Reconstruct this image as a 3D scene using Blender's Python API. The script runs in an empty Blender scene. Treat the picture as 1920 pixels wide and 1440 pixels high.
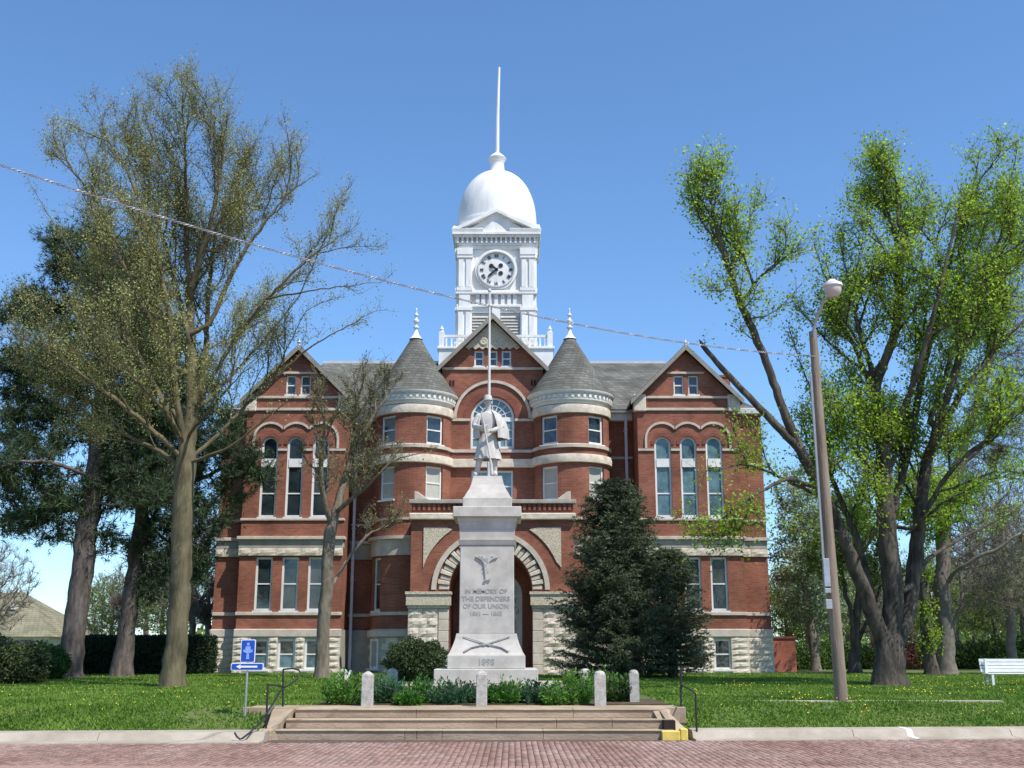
import bpy, bmesh, math, random
import numpy as np
from mathutils import Vector, Matrix
from mathutils.geometry import tessellate_polygon
R = math.radians
random.seed(7)
rng = np.random.default_rng(11)
scene = bpy.context.scene
col = scene.collection

# ------------------------------------------------------------------ camera, sky, sun
F = 2120.0; PITCH = R(13.28); EYE = 1.6
cam_d = bpy.data.cameras.new('camera'); cam = bpy.data.objects.new('camera', cam_d)
col.objects.link(cam); scene.camera = cam
cam.location = (0, 0, EYE); cam.rotation_euler = (R(90) + PITCH, 0, 0)
cam_d.sensor_width = 36; cam_d.lens = 36 * F / 1920; cam_d.clip_start = .1; cam_d.clip_end = 3000
SUN_EL, SUN_AZ = R(57), R(48)            # azimuth to the right of the direction facing the facade
w = bpy.data.worlds.new('World'); scene.world = w; w.use_nodes = True
nt = w.node_tree; bgn = nt.nodes['Background']
sky = nt.nodes.new('ShaderNodeTexSky'); sky.sky_type = 'NISHITA'; sky.sun_disc = False
sky.sun_elevation = SUN_EL; sky.sun_rotation = math.pi - SUN_AZ
sky.altitude = 200; sky.air_density = 1.0; sky.dust_density = .15; sky.ozone_density = 4.0
tint = nt.nodes.new('ShaderNodeMix'); tint.data_type = 'RGBA'; tint.blend_type = 'MULTIPLY'; tint.inputs[0].default_value = 1
nt.links.new(sky.outputs[0], tint.inputs[6]); tint.inputs[7].default_value = (.79, .97, 1.10, 1); nt.links.new(tint.outputs[2], bgn.inputs[0]); bgn.inputs[1].default_value = .15
sd = bpy.data.lights.new('sun', 'SUN'); sun = bpy.data.objects.new('sun', sd); col.objects.link(sun)
sd.energy = 4.7; sd.angle = R(.5); sd.color = (1, .945, .86)
sv = Vector((math.sin(SUN_AZ) * math.cos(SUN_EL), -math.cos(SUN_AZ) * math.cos(SUN_EL), math.sin(SUN_EL)))
sun.rotation_euler = sv.to_track_quat('Z', 'Y').to_euler(); sun.location = (20, -20, 40)
vs = scene.view_settings; vs.view_transform = 'Standard'; vs.look = 'None'; vs.gamma = 1; vs.exposure = 0.32
vs.use_curve_mapping = False

def W(px, py, Y):
    """pixel of the photograph -> world point at real distance Y"""
    u = (px - 960) / F; v = (720 - py) / F
    c, s = math.cos(PITCH), math.sin(PITCH)
    k = Y / (c - v * s)
    return (u * k, Y, EYE + (s + v * c) * k)

# ------------------------------------------------------------------ object helpers
def link(name, me, parent=None, wloc=None):
    o = bpy.data.objects.new(name, me); col.objects.link(o)
    if parent is not None:
        o.parent = parent
        if parent.parent is None:
            o.matrix_parent_inverse = Matrix.Translation(-Vector(parent.location))
    return o
def thing(name, label, cat, loc=(0, 0, 0), group=None):
    o = bpy.data.objects.new(name, None); col.objects.link(o); o.location = loc
    o.empty_display_size = .3
    return tag(o, label, cat, group)
def tag(o, label, cat, group=None):
    o['label'] = label; o['category'] = cat
    if group: o['group'] = group
    return o
def struct(o): o['kind'] = 'structure'; return o
def stuff(o): o['kind'] = 'stuff'; return o

class MB:
    def __init__(s): s.v = []; s.f = []
    def add(s, vs, fs):
        n = len(s.v); s.v.extend([tuple(p) for p in vs]); s.f.extend([tuple(i + n for i in f) for f in fs]); return s
    def box(s, x0, x1, y0, y1, z0, z1, T=None, b=0):
        vs = [(x0,y0,z0),(x1,y0,z0),(x1,y1,z0),(x0,y1,z0),(x0,y0,z1),(x1,y0,z1),(x1,y1,z1),(x0,y1,z1)]
        if T: vs = [T(*p) for p in vs]
        return s.add(vs, [(0,3,2,1),(4,5,6,7),(0,1,5,4),(1,2,6,5),(2,3,7,6),(3,0,4,7)])
    def frustum(s, cx, cy, z0, z1, a0, b0, a1, b1):
        vs = [(cx-a0,cy-b0,z0),(cx+a0,cy-b0,z0),(cx+a0,cy+b0,z0),(cx-a0,cy+b0,z0),
              (cx-a1,cy-b1,z1),(cx+a1,cy-b1,z1),(cx+a1,cy+b1,z1),(cx-a1,cy+b1,z1)]
        return s.add(vs, [(0,3,2,1),(4,5,6,7),(0,1,5,4),(1,2,6,5),(2,3,7,6),(3,0,4,7)])
    def tube(s, pts, r, k=8, cap=True):
        pts = [Vector(p) for p in pts]; n = len(pts)
        rr = r if isinstance(r, (list, tuple)) else [r] * n
        rings = []; ref = None
        for i, p in enumerate(pts):
            d = (pts[min(i+1, n-1)] - pts[max(i-1, 0)]).normalized()
            if ref is None: ref = d.orthogonal().normalized()
            ref = (ref - d * ref.dot(d)).normalized(); q = d.cross(ref)
            rings.append([p + (ref * math.cos(t) + q * math.sin(t)) * rr[i] for t in [2*math.pi*j/k for j in range(k)]])
        vs = [v for ring in rings for v in ring]; fs = []
        for i in range(n-1):
            for j in range(k):
                a = i*k+j; b = i*k+(j+1) % k; fs.append((a, b, b+k, a+k))
        if cap: fs.append(tuple(range(k))[::-1]); fs.append(tuple((n-1)*k+j for j in range(k)))
        return s.add(vs, fs)
    def lathe(s, prof, cx, cy, k=32, a0=0, a1=2*math.pi, sx=1, sy=1):
        full = abs(a1-a0-2*math.pi) < 1e-6; m = k if full else k+1
        vs = []
        for (r, z) in prof:
            for j in range(m):
                t = a0+(a1-a0)*j/k; vs.append((cx+r*math.cos(t)*sx, cy+r*math.sin(t)*sy, z))
        fs = []
        for i in range(len(prof)-1):
            for j in range(k):
                a = i*m+j; b = i*m+(j+1) % m; fs.append((a, b, b+m, a+m))
        return s.add(vs, fs)
    def prism(s, poly, y0, y1, T=None):
        """poly in (x,z), extruded along y"""
        n = len(poly)
        vs = [(x, y0, z) for x, z in poly]+[(x, y1, z) for x, z in poly]
        if T: vs = [T(*p) for p in vs]
        tris = tessellate_polygon([[Vector((x, z, 0)) for x, z in poly]])
        fs = [tuple(t) for t in tris]+[tuple(i+n for i in t)[::-1] for t in tris]
        fs += [(i, (i+1) % n, (i+1) % n+n, i+n) for i in range(n)]
        return s.add(vs, fs)
    def strip(s, inner, outer, y0, y1, T=None, closed=False):
        """band between two (x,z) polylines, extruded y0..y1"""
        n = len(inner)
        vs = [(x, y0, z) for x, z in inner]+[(x, y0, z) for x, z in outer]+[(x, y1, z) for x, z in inner]+[(x, y1, z) for x, z in outer]
        if T: vs = [T(*p) for p in vs]
        fs = []
        for i in range(n if closed else n-1):
            j = (i+1) % n
            fs += [(i, j, n+j, n+i), (2*n+i, 3*n+i, 3*n+j, 2*n+j), (n+i, n+j, 3*n+j, 3*n+i), (i, 2*n+i, 2*n+j, j)]
        if not closed: fs += [(0, n, 3*n, 2*n), (n-1, 3*n-1, 4*n-1, 2*n-1)]
        return s.add(vs, fs)
    def build(s, name, mat, parent=None, smooth=False, bevel=0, ang=40):
        me = bpy.data.meshes.new(name); me.from_pydata(s.v, [], s.f); me.validate()
        bm = bmesh.new(); bm.from_mesh(me); bmesh.ops.recalc_face_normals(bm, faces=bm.faces[:])
        if bevel: bmesh.ops.bevel(bm, geom=bm.edges[:], offset=bevel, segments=1, affect='EDGES', clamp_overlap=True)
        bm.to_mesh(me); bm.free()
        me.materials.append(mat)
        if smooth:
            me.shade_smooth()
            try: me.set_sharp_from_angle(angle=R(ang))
            except Exception: pass
        return link(name, me, parent)

def np_mesh(name, verts, faces, mat, parent=None, smooth=False):
    """verts (N,3), faces (M,k) numpy"""
    me = bpy.data.meshes.new(name); k = faces.shape[1]
    me.vertices.add(len(verts)); me.vertices.foreach_set('co', verts.astype(np.float32).ravel())
    me.loops.add(faces.size); me.loops.foreach_set('vertex_index', faces.astype(np.int32).ravel())
    me.polygons.add(len(faces)); me.polygons.foreach_set('loop_start', np.arange(0, faces.size, k, dtype=np.int32))
    me.polygons.foreach_set('loop_total', np.full(len(faces), k, dtype=np.int32))
    if smooth: me.polygons.foreach_set('use_smooth', np.ones(len(faces), dtype=bool))
    me.materials.append(mat); me.update(calc_edges=True)
    return link(name, me, parent)

# ------------------------------------------------------------------ materials
def mat(name, base, rough=.8, var=.15, scale=3.0, bump=0.0, bscale=30, spec=.3, metal=0, col2=None, island=0, stretch=(1,1,1), seed=0):
    m = bpy.data.materials.new(name); m.use_nodes = True; N = m.node_tree.nodes; L = m.node_tree.links
    p = N['Principled BSDF']; p.inputs['Roughness'].default_value = rough; p.inputs['Metallic'].default_value = metal
    p.inputs['Specular IOR Level'].default_value = spec
    tc = N.new('ShaderNodeTexCoord'); mp = N.new('ShaderNodeMapping'); mp.inputs['Scale'].default_value = stretch
    L.new(tc.outputs['Object'], mp.inputs[0])
    nz = N.new('ShaderNodeTexNoise'); nz.inputs['Scale'].default_value = scale; nz.inputs['Detail'].default_value = 6; nz.inputs['Roughness'].default_value = .65
    L.new(mp.outputs[0], nz.inputs['Vector'])
    rp = N.new('ShaderNodeValToRGB'); c2 = col2 or tuple(min(1, c*(1+var*1.2)) for c in base); c1 = tuple(c*(1-var) for c in base)
    if col2: c1 = base
    rp.color_ramp.elements[0].position = .36; rp.color_ramp.elements[1].position = .64
    rp.color_ramp.elements[0].color = (*c1, 1); rp.color_ramp.elements[1].color = (*c2, 1)
    L.new(nz.outputs[0], rp.inputs[0]); out = rp.outputs[0]
    if island:
        g = N.new('ShaderNodeNewGeometry'); hsv = N.new('ShaderNodeHueSaturation')
        mr = N.new('ShaderNodeMapRange'); mr.inputs[3].default_value = 1-island; mr.inputs[4].default_value = 1+island
        L.new(g.outputs['Random Per Island'], mr.inputs[0]); L.new(mr.outputs[0], hsv.inputs['Value']); L.new(out, hsv.inputs['Color']); out = hsv.outputs[0]
    L.new(out, p.inputs['Base Color'])
    if bump:
        n2 = N.new('ShaderNodeTexNoise'); n2.inputs['Scale'].default_value = bscale; n2.inputs['Detail'].default_value = 5
        L.new(mp.outputs[0], n2.inputs['Vector']); b = N.new('ShaderNodeBump'); b.inputs['Strength'].default_value = bump; b.inputs['Distance'].default_value = .03
        L.new(n2.outputs[0], b.inputs['Height']); L.new(b.outputs[0], p.inputs['Normal'])
    return m

def leaf_mat(name, c1, c2, transl=.35, island=.3, scale=.6):
    m = mat(name, c1, .6, 0, scale, spec=.25, col2=c2, island=island)
    N = m.node_tree.nodes; L = m.node_tree.links; p = N['Principled BSDF']; out = N['Material Output']
    tr = N.new('ShaderNodeBsdfTranslucent'); mx = N.new('ShaderNodeMixShader'); mx.inputs[0].default_value = transl
    src = p.inputs['Base Color'].links[0].from_socket
    L.new(src, tr.inputs[0]); L.new(p.outputs[0], mx.inputs[1]); L.new(tr.outputs[0], mx.inputs[2]); L.new(mx.outputs[0], out.inputs[0])
    return m

def brick_mat(name, c1, c2, mortar, bw=.21, bh=.075, ms=.008):
    m = bpy.data.materials.new(name); m.use_nodes = True; N = m.node_tree.nodes; L = m.node_tree.links
    p = N['Principled BSDF']; p.inputs['Roughness'].default_value = .9; p.inputs['Specular IOR Level'].default_value = .2
    tc = N.new('ShaderNodeTexCoord'); sp = N.new('ShaderNodeSeparateXYZ'); L.new(tc.outputs['Object'], sp.inputs[0])
    ad = N.new('ShaderNodeMath'); ad.operation = 'ADD'; L.new(sp.outputs[0], ad.inputs[0]); L.new(sp.outputs[1], ad.inputs[1])
    cb = N.new('ShaderNodeCombineXYZ'); L.new(ad.outputs[0], cb.inputs[0]); L.new(sp.outputs[2], cb.inputs[1])
    br = N.new('ShaderNodeTexBrick'); br.inputs['Color1'].default_value = (*c1, 1); br.inputs['Color2'].default_value = (*c2, 1); br.inputs['Mortar'].default_value = (*mortar, 1)
    br.inputs['Scale'].default_value = 1; br.inputs['Brick Width'].default_value = bw; br.inputs['Row Height'].default_value = bh; br.inputs['Mortar Size'].default_value = ms
    L.new(cb.outputs[0], br.inputs[0])
    nz = N.new('ShaderNodeTexNoise'); nz.inputs['Scale'].default_value = .9; nz.inputs['Detail'].default_value = 8; L.new(tc.outputs['Object'], nz.inputs[0])
    mr = N.new('ShaderNodeMapRange'); mr.inputs[1].default_value = .3; mr.inputs[2].default_value = .7; mr.inputs[3].default_value = .70; mr.inputs[4].default_value = 1.28
    L.new(nz.outputs[0], mr.inputs[0]); hs = N.new('ShaderNodeHueSaturation'); L.new(mr.outputs[0], hs.inputs['Value']); L.new(br.outputs[0], hs.inputs['Color'])
    L.new(hs.outputs[0], p.inputs['Base Color'])
    b = N.new('ShaderNodeBump'); b.inputs['Strength'].default_value = .5; b.inputs['Distance'].default_value = .01; L.new(br.outputs['Fac'], b.inputs['Height']); b.invert = True
    L.new(b.outputs[0], p.inputs['Normal'])
    return m

def shingle_mat(name, c1, c2):
    m = brick_mat(name, c1, c2, tuple(c*.55 for c in c1), .3, .14, .012)
    return m

def glass_mat(name, c, rough=.06):
    m = mat(name, c, rough, .5, 1.3, .35, 2.2, spec=.9); return m

M = {}
M['brick'] = brick_mat('red_brick', (.215,.074,.044), (.30,.110,.067), (.25,.145,.11))
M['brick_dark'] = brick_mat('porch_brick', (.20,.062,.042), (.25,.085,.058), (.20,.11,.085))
M['stone'] = mat('limestone', (.50,.435,.345), .9, .2, 2.2, .5, 12, col2=(.72,.64,.525))
M['stone_smooth'] = mat('dressed_limestone', (.45,.395,.325), .85, .16, 2.5, .15, 25, col2=(.60,.53,.44))
M['stone_grey'] = mat('grey_and_shaded_stone', (.36,.34,.29), .85, .14, 3, .12, 25)  # plain grey stone; on the friezes the grey carries the slab's shade
M['carved'] = mat('carved_stone', (.42,.37,.28), .9, .3, 14, 1.0, 30, col2=(.66,.58,.44))
M['shingle'] = shingle_mat('roof_shingle', (.105,.105,.092), (.165,.162,.142))
M['white'] = mat('white_paint', (.66,.65,.62), .5, .05, 1.6, .12, 6, col2=(.82,.82,.80), stretch=(1,1,.35))
M['offwhite'] = mat('offwhite_trim', (.72,.71,.66), .55, .08, 4)
M['greywhite'] = mat('grey_cornice_paint', (.52,.53,.52), .6, .08, 4)
M['louver'] = mat('louver_paint', (.45,.44,.40), .7, .08, 6)
M['glass'] = glass_mat('window_glass', (.02,.03,.032))
M['glass_blue'] = glass_mat('pale_window_glass', (.09,.16,.18), .12)
M['glass2'] = glass_mat('dull_window_glass', (.045,.055,.052), .15)
M['glass_blue2'] = glass_mat('shaded_window_glass', (.06,.085,.085), .1)
M['blind2'] = mat('drawn_blind', (.16,.17,.155), .35, .12, 3)
M['blind'] = mat('window_blind', (.42,.42,.36), .7, .06, 4)
M['granite'] = mat('grey_granite', (.41,.38,.335), .7, .08, 2.2, .1, 90, col2=(.55,.515,.46))
M['granite2'] = mat('statue_granite', (.42,.40,.37), .75, .08, 7, .2, 30, col2=(.56,.54,.50))
M['rake'] = mat('raking_trim_paint', (.26,.235,.195), .7, .12, 4)
M['engraved'] = mat('engraved_letter', (.33,.32,.30), .9, .1, 20)
M['post'] = mat('granite_post', (.34,.315,.28), .85, .12, 9, .3, 40, col2=(.52,.485,.44))
M['concrete'] = mat('curb_concrete', (.31,.265,.205), .9, .12, 1.3, .2, 30, col2=(.44,.385,.31))
M['step'] = mat('mottled_step_concrete', (.23,.165,.115), .92, .2, .5, .4, 18, col2=(.50,.38,.265), stretch=(.6,1,1.5))  # riser concrete, mottled at random from dark to light brown
M['step_top'] = mat('worn_step_tread', (.30,.225,.15), .92, .15, 1.1, .2, 25, col2=(.46,.37,.26))
M['yellow'] = mat('yellow_curb_paint', (.70,.52,.12), .7, .12, 6)
M['whitepaint'] = mat('white_road_paint', (.75,.74,.70), .8, .08, 8)
M['black'] = mat('black_iron', (.02,.022,.022), .5, .2, 8, spec=.4)
M['dirt'] = mat('brick_joint_dirt', (.10,.075,.062), .95, .2, 6)
M['soil'] = mat('bed_soil', (.09,.065,.04), .95, .3, 5, .5, 20)
M['roadbrick'] = mat('street_brick', (.22,.122,.092), .85, .2, .5, .3, 60, col2=(.35,.235,.195), island=.24, stretch=(1,.3,1))
M['ground'] = mat('lawn_ground', (.060,.115,.020), .95, .2, .9, .4, 18, col2=(.13,.14,.05))
M['grass'] = leaf_mat('grass_blade', (.10,.20,.020), (.20,.31,.05), .35, .25, .8)
M['yellowflower'] = mat('dandelion_petal', (.75,.55,.03), .8, .1, 3)
M['bark_olive'] = mat('olive_brown_bark', (.078,.066,.038), .95, .3, 4, 1.0, 14, col2=(.165,.14,.08), stretch=(1,1,.25))
M['bark_pine'] = mat('pine_bark', (.060,.048,.042), .95, .3, 5, 1.2, 12, col2=(.165,.135,.118), stretch=(1,1,.3))
M['bark_dark'] = mat('dark_maple_bark', (.036,.030,.023), .95, .3, 5, 1.0, 12, col2=(.12,.10,.078), stretch=(1,1,.3))
M['bark_pale'] = mat('pale_bark', (.115,.095,.07), .95, .3, 6, .9, 14, col2=(.23,.195,.145), stretch=(1,1,.3))
M['bark_far'] = mat('grey_twig_bark', (.13,.11,.09), .95, .2, 4, 0, col2=(.22,.19,.16))
M['leaf_bud'] = leaf_mat('olive_bud', (.24,.26,.085), (.41,.43,.15), .35, .35)
M['leaf_green'] = leaf_mat('fresh_green_leaf', (.20,.35,.025), (.42,.58,.07), .6, .38)
M['leaf_yg'] = leaf_mat('small_tree_leaf', (.15,.17,.06), (.26,.27,.10), .35, .3)
M['leaf_silver'] = leaf_mat('silvery_leaf', (.24,.34,.18), (.36,.46,.28), .35, .3)
M['leaf_mid'] = leaf_mat('background_leaf', (.13,.21,.04), (.25,.35,.08), .4, .3)
M['leaf_red'] = leaf_mat('reddish_twig_leaf', (.22,.08,.06), (.30,.14,.09), .35, .3)
M['needle_pine'] = leaf_mat('pine_needle', (.030,.065,.030), (.075,.115,.045), .1, .35)
M['needle_spruce'] = leaf_mat('spruce_needle', (.046,.070,.036), (.135,.160,.085), .1, .4)
M['hedge'] = leaf_mat('dark_yew_leaf', (.012,.026,.010), (.022,.042,.014), .1, .35)
M['bush'] = leaf_mat('bush_leaf', (.035,.085,.018), (.085,.15,.03), .3, .35)
M['juniper'] = leaf_mat('juniper_leaf', (.030,.060,.022), (.075,.10,.035), .2, .35)
M['bedleaf'] = leaf_mat('bed_plant_leaf', (.07,.20,.03), (.17,.33,.06), .4, .3)
M['bedleaf2'] = leaf_mat('bed_plant_blue_leaf', (.05,.13,.06), (.10,.21,.10), .35, .3)
M['wood'] = mat('weathered_pole_wood', (.17,.13,.095), .9, .25, 5, .6, 22, col2=(.29,.23,.175), stretch=(1,1,.12))
M['metalgrey'] = mat('galvanised_metal', (.42,.43,.44), .4, .1, 8, metal=.6)
M['downspout'] = mat('grey_downspout', (.50,.51,.54), .55, .08, 4)
M['signblue'] = mat('blue_sign', (.015,.075,.42), .4, .05, 3)
M['signwhite'] = mat('white_sign_paint', (.78,.80,.82), .4, .03, 3)
M['rooffar'] = shingle_mat('far_roof_shingle', (.21,.20,.13), (.27,.25,.17))
M['wire'] = mat('twisted_cable', (.30,.30,.31), .45, .1, 10, metal=.3)
M['redbrick_far'] = brick_mat('enclosure_brick', (.36,.11,.07), (.42,.14,.09), (.30,.15,.11))
M['bench'] = mat('white_bench_paint', (.70,.72,.70), .6, .06, 6)
M['flagpole'] = mat('flagpole_paint', (.62,.60,.57), .5, .06, 3)
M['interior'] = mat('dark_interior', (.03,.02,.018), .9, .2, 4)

# ------------------------------------------------------------------ ground, road, curb
def curbY(x): return 21.52 + .065 * max(-30, min(30, x))
def gz(x, y):
    d = y - curbY(x)
    if d < 0: return 0.0
    P = [(0,.13),(.8,.15),(2.4,.46),(3.2,.52),(6,.56),(14,.62),(26,.66)]
    if d >= 26: return .66
    for (a, za), (b, zb) in zip(P, P[1:]):
        if d <= b: return za + (zb-za)*(d-a)/(b-a)
def lawn():
    xs = sorted(set([-600,-200,-80,-50,-30] + [round(-24+i*1.0, 2) for i in range(49)] + [-4.42, 3.3] + [30,50,80,200,600]))
    ds = [.78,1.1,1.5,1.9,2.4,3.2,4.5,6,9,14,20,26,40,80,200,900]
    mb = MB(); vs = []
    for d in ds:
        for x in xs:
            y = curbY(x)+d; z = gz(x, y)
            if -4.42 <= x <= 3.3 and d < 2.3: z = -.2; 
            vs.append((x, y, z))
    n = len(xs); fs = [(i*n+j, i*n+j+1, (i+1)*n+j+1, (i+1)*n+j) for i in range(len(ds)-1) for j in range(n-1)]
    mb.add(vs, fs); return mb.build('lawn', M['ground'])
struct(lawn())
road = MB(); road.box(-600, 600, -400, 24, -.3, -.014)
road = struct(road.build('road', M['dirt']))
me_b = []
for k in range(3):
    b = MB(); b.box(-.046, .046, -.096, .096, -.02, 0); o = b.build('brick', M['roadbrick'], bevel=.006); me_b.append(o.data); bpy.data.objects.remove(o)
bv = []; bf = []; near = []
ux = np.arange(-9.6, 10.8, .101)
for i, x in enumerate(ux):
    yy = 15.9 + (.1 if i % 2 else 0)
    while yy < curbY(x) - .12:
        near.append((x, yy)); yy += .2
near.sort(key=lambda p: (abs(p[0]) > .4525*p[1]*.97, p[1] if p[1] > 16.55 else 99))
allb = near
for (x, y) in allb[:300]:
    o = link('brick', me_b[random.randrange(3)], road)
    o.location = (x, y, random.uniform(-.004, .003)); o.rotation_euler = (random.uniform(-.02,.02), random.uniform(-.02,.02), random.uniform(-.015,.015))
P = np.array(allb[300:]); n = len(P)
c = np.array([(-1,-1,0),(1,-1,0),(1,1,0),(-1,1,0),(-1.08,-1.04,-1),(1.08,-1.04,-1),(1.08,1.04,-1),(-1.08,1.04,-1)])*np.array([.044,.094,.02])
V = c[None]+np.concatenate([P, rng.uniform(-.004,.003,(n,1))], 1)[:, None]
V[:, :4, 2] += (rng.uniform(-.002,.002,(n,1))*c[None,:4,0]/.044+rng.uniform(-.002,.002,(n,1))*c[None,:4,1]/.094)
Fq = np.array([(0,1,2,3),(0,4,5,1),(1,5,6,2),(2,6,7,3),(3,7,4,0)])
FF = (Fq[None]+8*np.arange(n)[:,None,None]).reshape(-1,4)
stuff(np_mesh('brick_paving', V.reshape(-1,3), FF, M['roadbrick'], road))
# outlying paving, off the sides
o = MB(); o.box(-600, -9.7, -400, 20.8, -.013, -.003); o.box(10.9, 600, -400, 22.0, -.013, -.003); o.box(-9.7, 10.9, -400, 15.75, -.013, -.003)
o.build('outer_paving', M['roadbrick'], road)
def curb(xa, xb, name):
    t = struct(bpy.data.objects.new('curb', None)); col.objects.link(t)
    n = max(1, int(round((xb-xa)/3.0)))
    for i in range(n):
        x0 = xa+(xb-xa)*i/n+.006; x1 = xa+(xb-xa)*(i+1)/n-.006
        y0, y1 = curbY(x0), curbY(x1)
        prof = [(-.16,-.02),(-.15,.018),(.22,.035),(.30,.14),(.34,.155),(.86,.165),(.86,-.1)]
        vs = [(x0, y0+a, z) for a, z in prof]+[(x1, y1+a, z) for a, z in prof]; k = len(prof)
        MB().add(vs, [(j, j+1, k+j+1, k+j) for j in range(k-1)]+[tuple(range(k)), tuple(range(k, 2*k))[::-1]]).build('curb_slab', M['concrete'], t)
    return t
curb(-40, -4.5, 'l'); cr = curb(3.36, 40, 'r')
sx = 7.45
vs = [(sx+dx, curbY(sx)+a, z) for dx in (0, .11) for a, z in [(-.155,.022),(.22,.039),(.30,.144),(.34,.159),(.84,.169)]]
MB().add(vs, [(j, j+1, 6+j, 5+j) for j in range(4)]).build('paint_stripe', M['whitepaint'], cr)

# steps
st = struct(bpy.data.objects.new('steps', None)); col.objects.link(st)
XL, XR = -4.2, 3.02
for i, (y0, z) in enumerate([(22.0,.165),(22.38,.335),(22.76,.505)]):
    xl, xr = XL+[-.22,-.1,0][i], XR
    cuts = [xl]+sorted(random.uniform(xl+1.2, xr-.8) for _ in range(4-i))+[xr]
    for a, b in zip(cuts, cuts[1:]):
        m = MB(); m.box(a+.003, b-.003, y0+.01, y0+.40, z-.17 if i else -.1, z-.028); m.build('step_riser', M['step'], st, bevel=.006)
        m = MB(); m.box(a+.002, b-.002, y0-.012, y0+.385 if i < 2 else y0+.55, z-.028, z); m.build('step_tread', M['step_top'], st, bevel=.008)
# left cheek, stepped slope
m = MB(); y0 = 21.9
m.add([(-4.62,21.98,-.05),(-4.36,21.98,-.05),(-4.25,23.3,-.05),(-4.75,23.3,-.05),(-4.6,22.0,.12),(-4.42,22.0,.19),(-4.22,22.78,.515),(-4.22,23.3,.52),(-4.75,23.3,.50),(-4.66,22.75,.40)],
      [(0,1,5,4),(4,5,6,9),(9,6,7,8),(0,4,9,8,3),(1,2,7,6,5),(2,3,8,7)])
m.build('cheek_wall', M['step_top'], st)
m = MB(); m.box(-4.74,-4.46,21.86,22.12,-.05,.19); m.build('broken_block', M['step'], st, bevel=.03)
# right: broken cheek with yellow block
m = MB(); m.add([(2.62,22.02,-.05),(3.0,22.0,-.05),(3.1,23.2,-.05),(2.6,23.2,-.05),(2.86,22.34,.17),(3.0,22.3,.17),(3.06,22.75,.50),(2.72,22.8,.50),(2.98,23.2,.505),(2.7,23.2,.505)],
   [(4,5,6,7),(7,6,8,9),(0,1,5,4),(1,2,8,6,5),(0,4,7,9,3)])
m.build('cheek_slab', M['step_top'], st)
m = MB(); m.add([(3.02,22.10,.16),(3.3,22.08,.14),(3.3,22.2,.15),(3.04,22.25,.17),(2.86,22.7,.47),(2.98,22.62,.47),(2.98,22.9,.50),(2.8,22.9,.50)],
   [(0,1,5,4),(1,2,6,5),(2,3,7,6),(3,0,4,7),(0,3,2,1),(4,5,6,7)])
m.build('tilted_slab', M['step_top'], st)
m = MB(); m.box(2.78,3.12,21.9,22.12,-.05,.155); m.box(3.13,3.27,21.93,22.4,-.05,.19); m.build('yellow_block', M['yellow'], st, bevel=.015)
m = MB(); m.box(2.85,3.06,22.06,22.5,.0,.33); m.build('hollow_shade', M['interior'], st)  # solid dark box standing in for the shade inside the broken hollow
# walk behind steps
wk = MB(); wk.box(-5.35, 3.45, 23.33, 23.5, .2, .512); wk.box(-5.2, 3.3, 23.2, 24.0, .2, .518); wk = struct(wk.build('walkway', M['step_top'], bevel=.01))
m = MB()
for i in range(4): m.box(4.6+i*1.5, 6.09+i*1.5, 25.3, 25.6, .3, .552)
struct(m.build('cross_walk', M['concrete'], bevel=.005))
m = MB(); m.box(-4.0, 3.2, 24.02, 30, .2, .545); struct(m.build('planting_bed', M['soil']))

# ------------------------------------------------------------------ courthouse
CX = -.9
court = thing('courthouse', 'red brick courthouse with stone bands, two round turrets and white domed clock tower', 'courthouse', (CX, 50, .66))
def I(x, y, z): return (CX+x, y, z)
def arc(cx, cz, r, a0, a1, n): return [(cx+r*math.cos(R(a0+(a1-a0)*i/n)), cz+r*math.sin(R(a0+(a1-a0)*i/n))) for i in range(n+1)]
def rect(xc, w_, z0, z1): return [(xc-w_/2,z0),(xc+w_/2,z0),(xc+w_/2,z1),(xc-w_/2,z1)]
def archhole(xc, w_, z0, z1, n=12):
    r = w_/2; return [(xc-r,z0),(xc+r,z0)]+arc(xc, z1-r, r, 0, 180, n)
def wall(outline, holes, Y, depth, name, m_, T=None):
    mb = MB(); T = T or I
    loops = [[Vector((x, z, 0)) for x, z in outline]]+[[Vector((x, z, 0)) for x, z in h] for h in holes]
    flat = [p for l in loops for p in l]
    tr = tessellate_polygon(loops)
    mb.add([T(p.x, Y, p.y) for p in flat], [tuple(t) for t in tr])
    for h in holes:
        n = len(h); mb.add([T(x, Y, z) for x, z in h]+[T(x, Y+depth, z) for x, z in h], [(i, (i+1) % n, (i+1) % n+n, i+n) for i in range(n)])
    me = bpy.data.meshes.new(name); me.from_pydata(mb.v, [], mb.f); me.materials.append(m_); me.update()
    return link(name, me, court)
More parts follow.
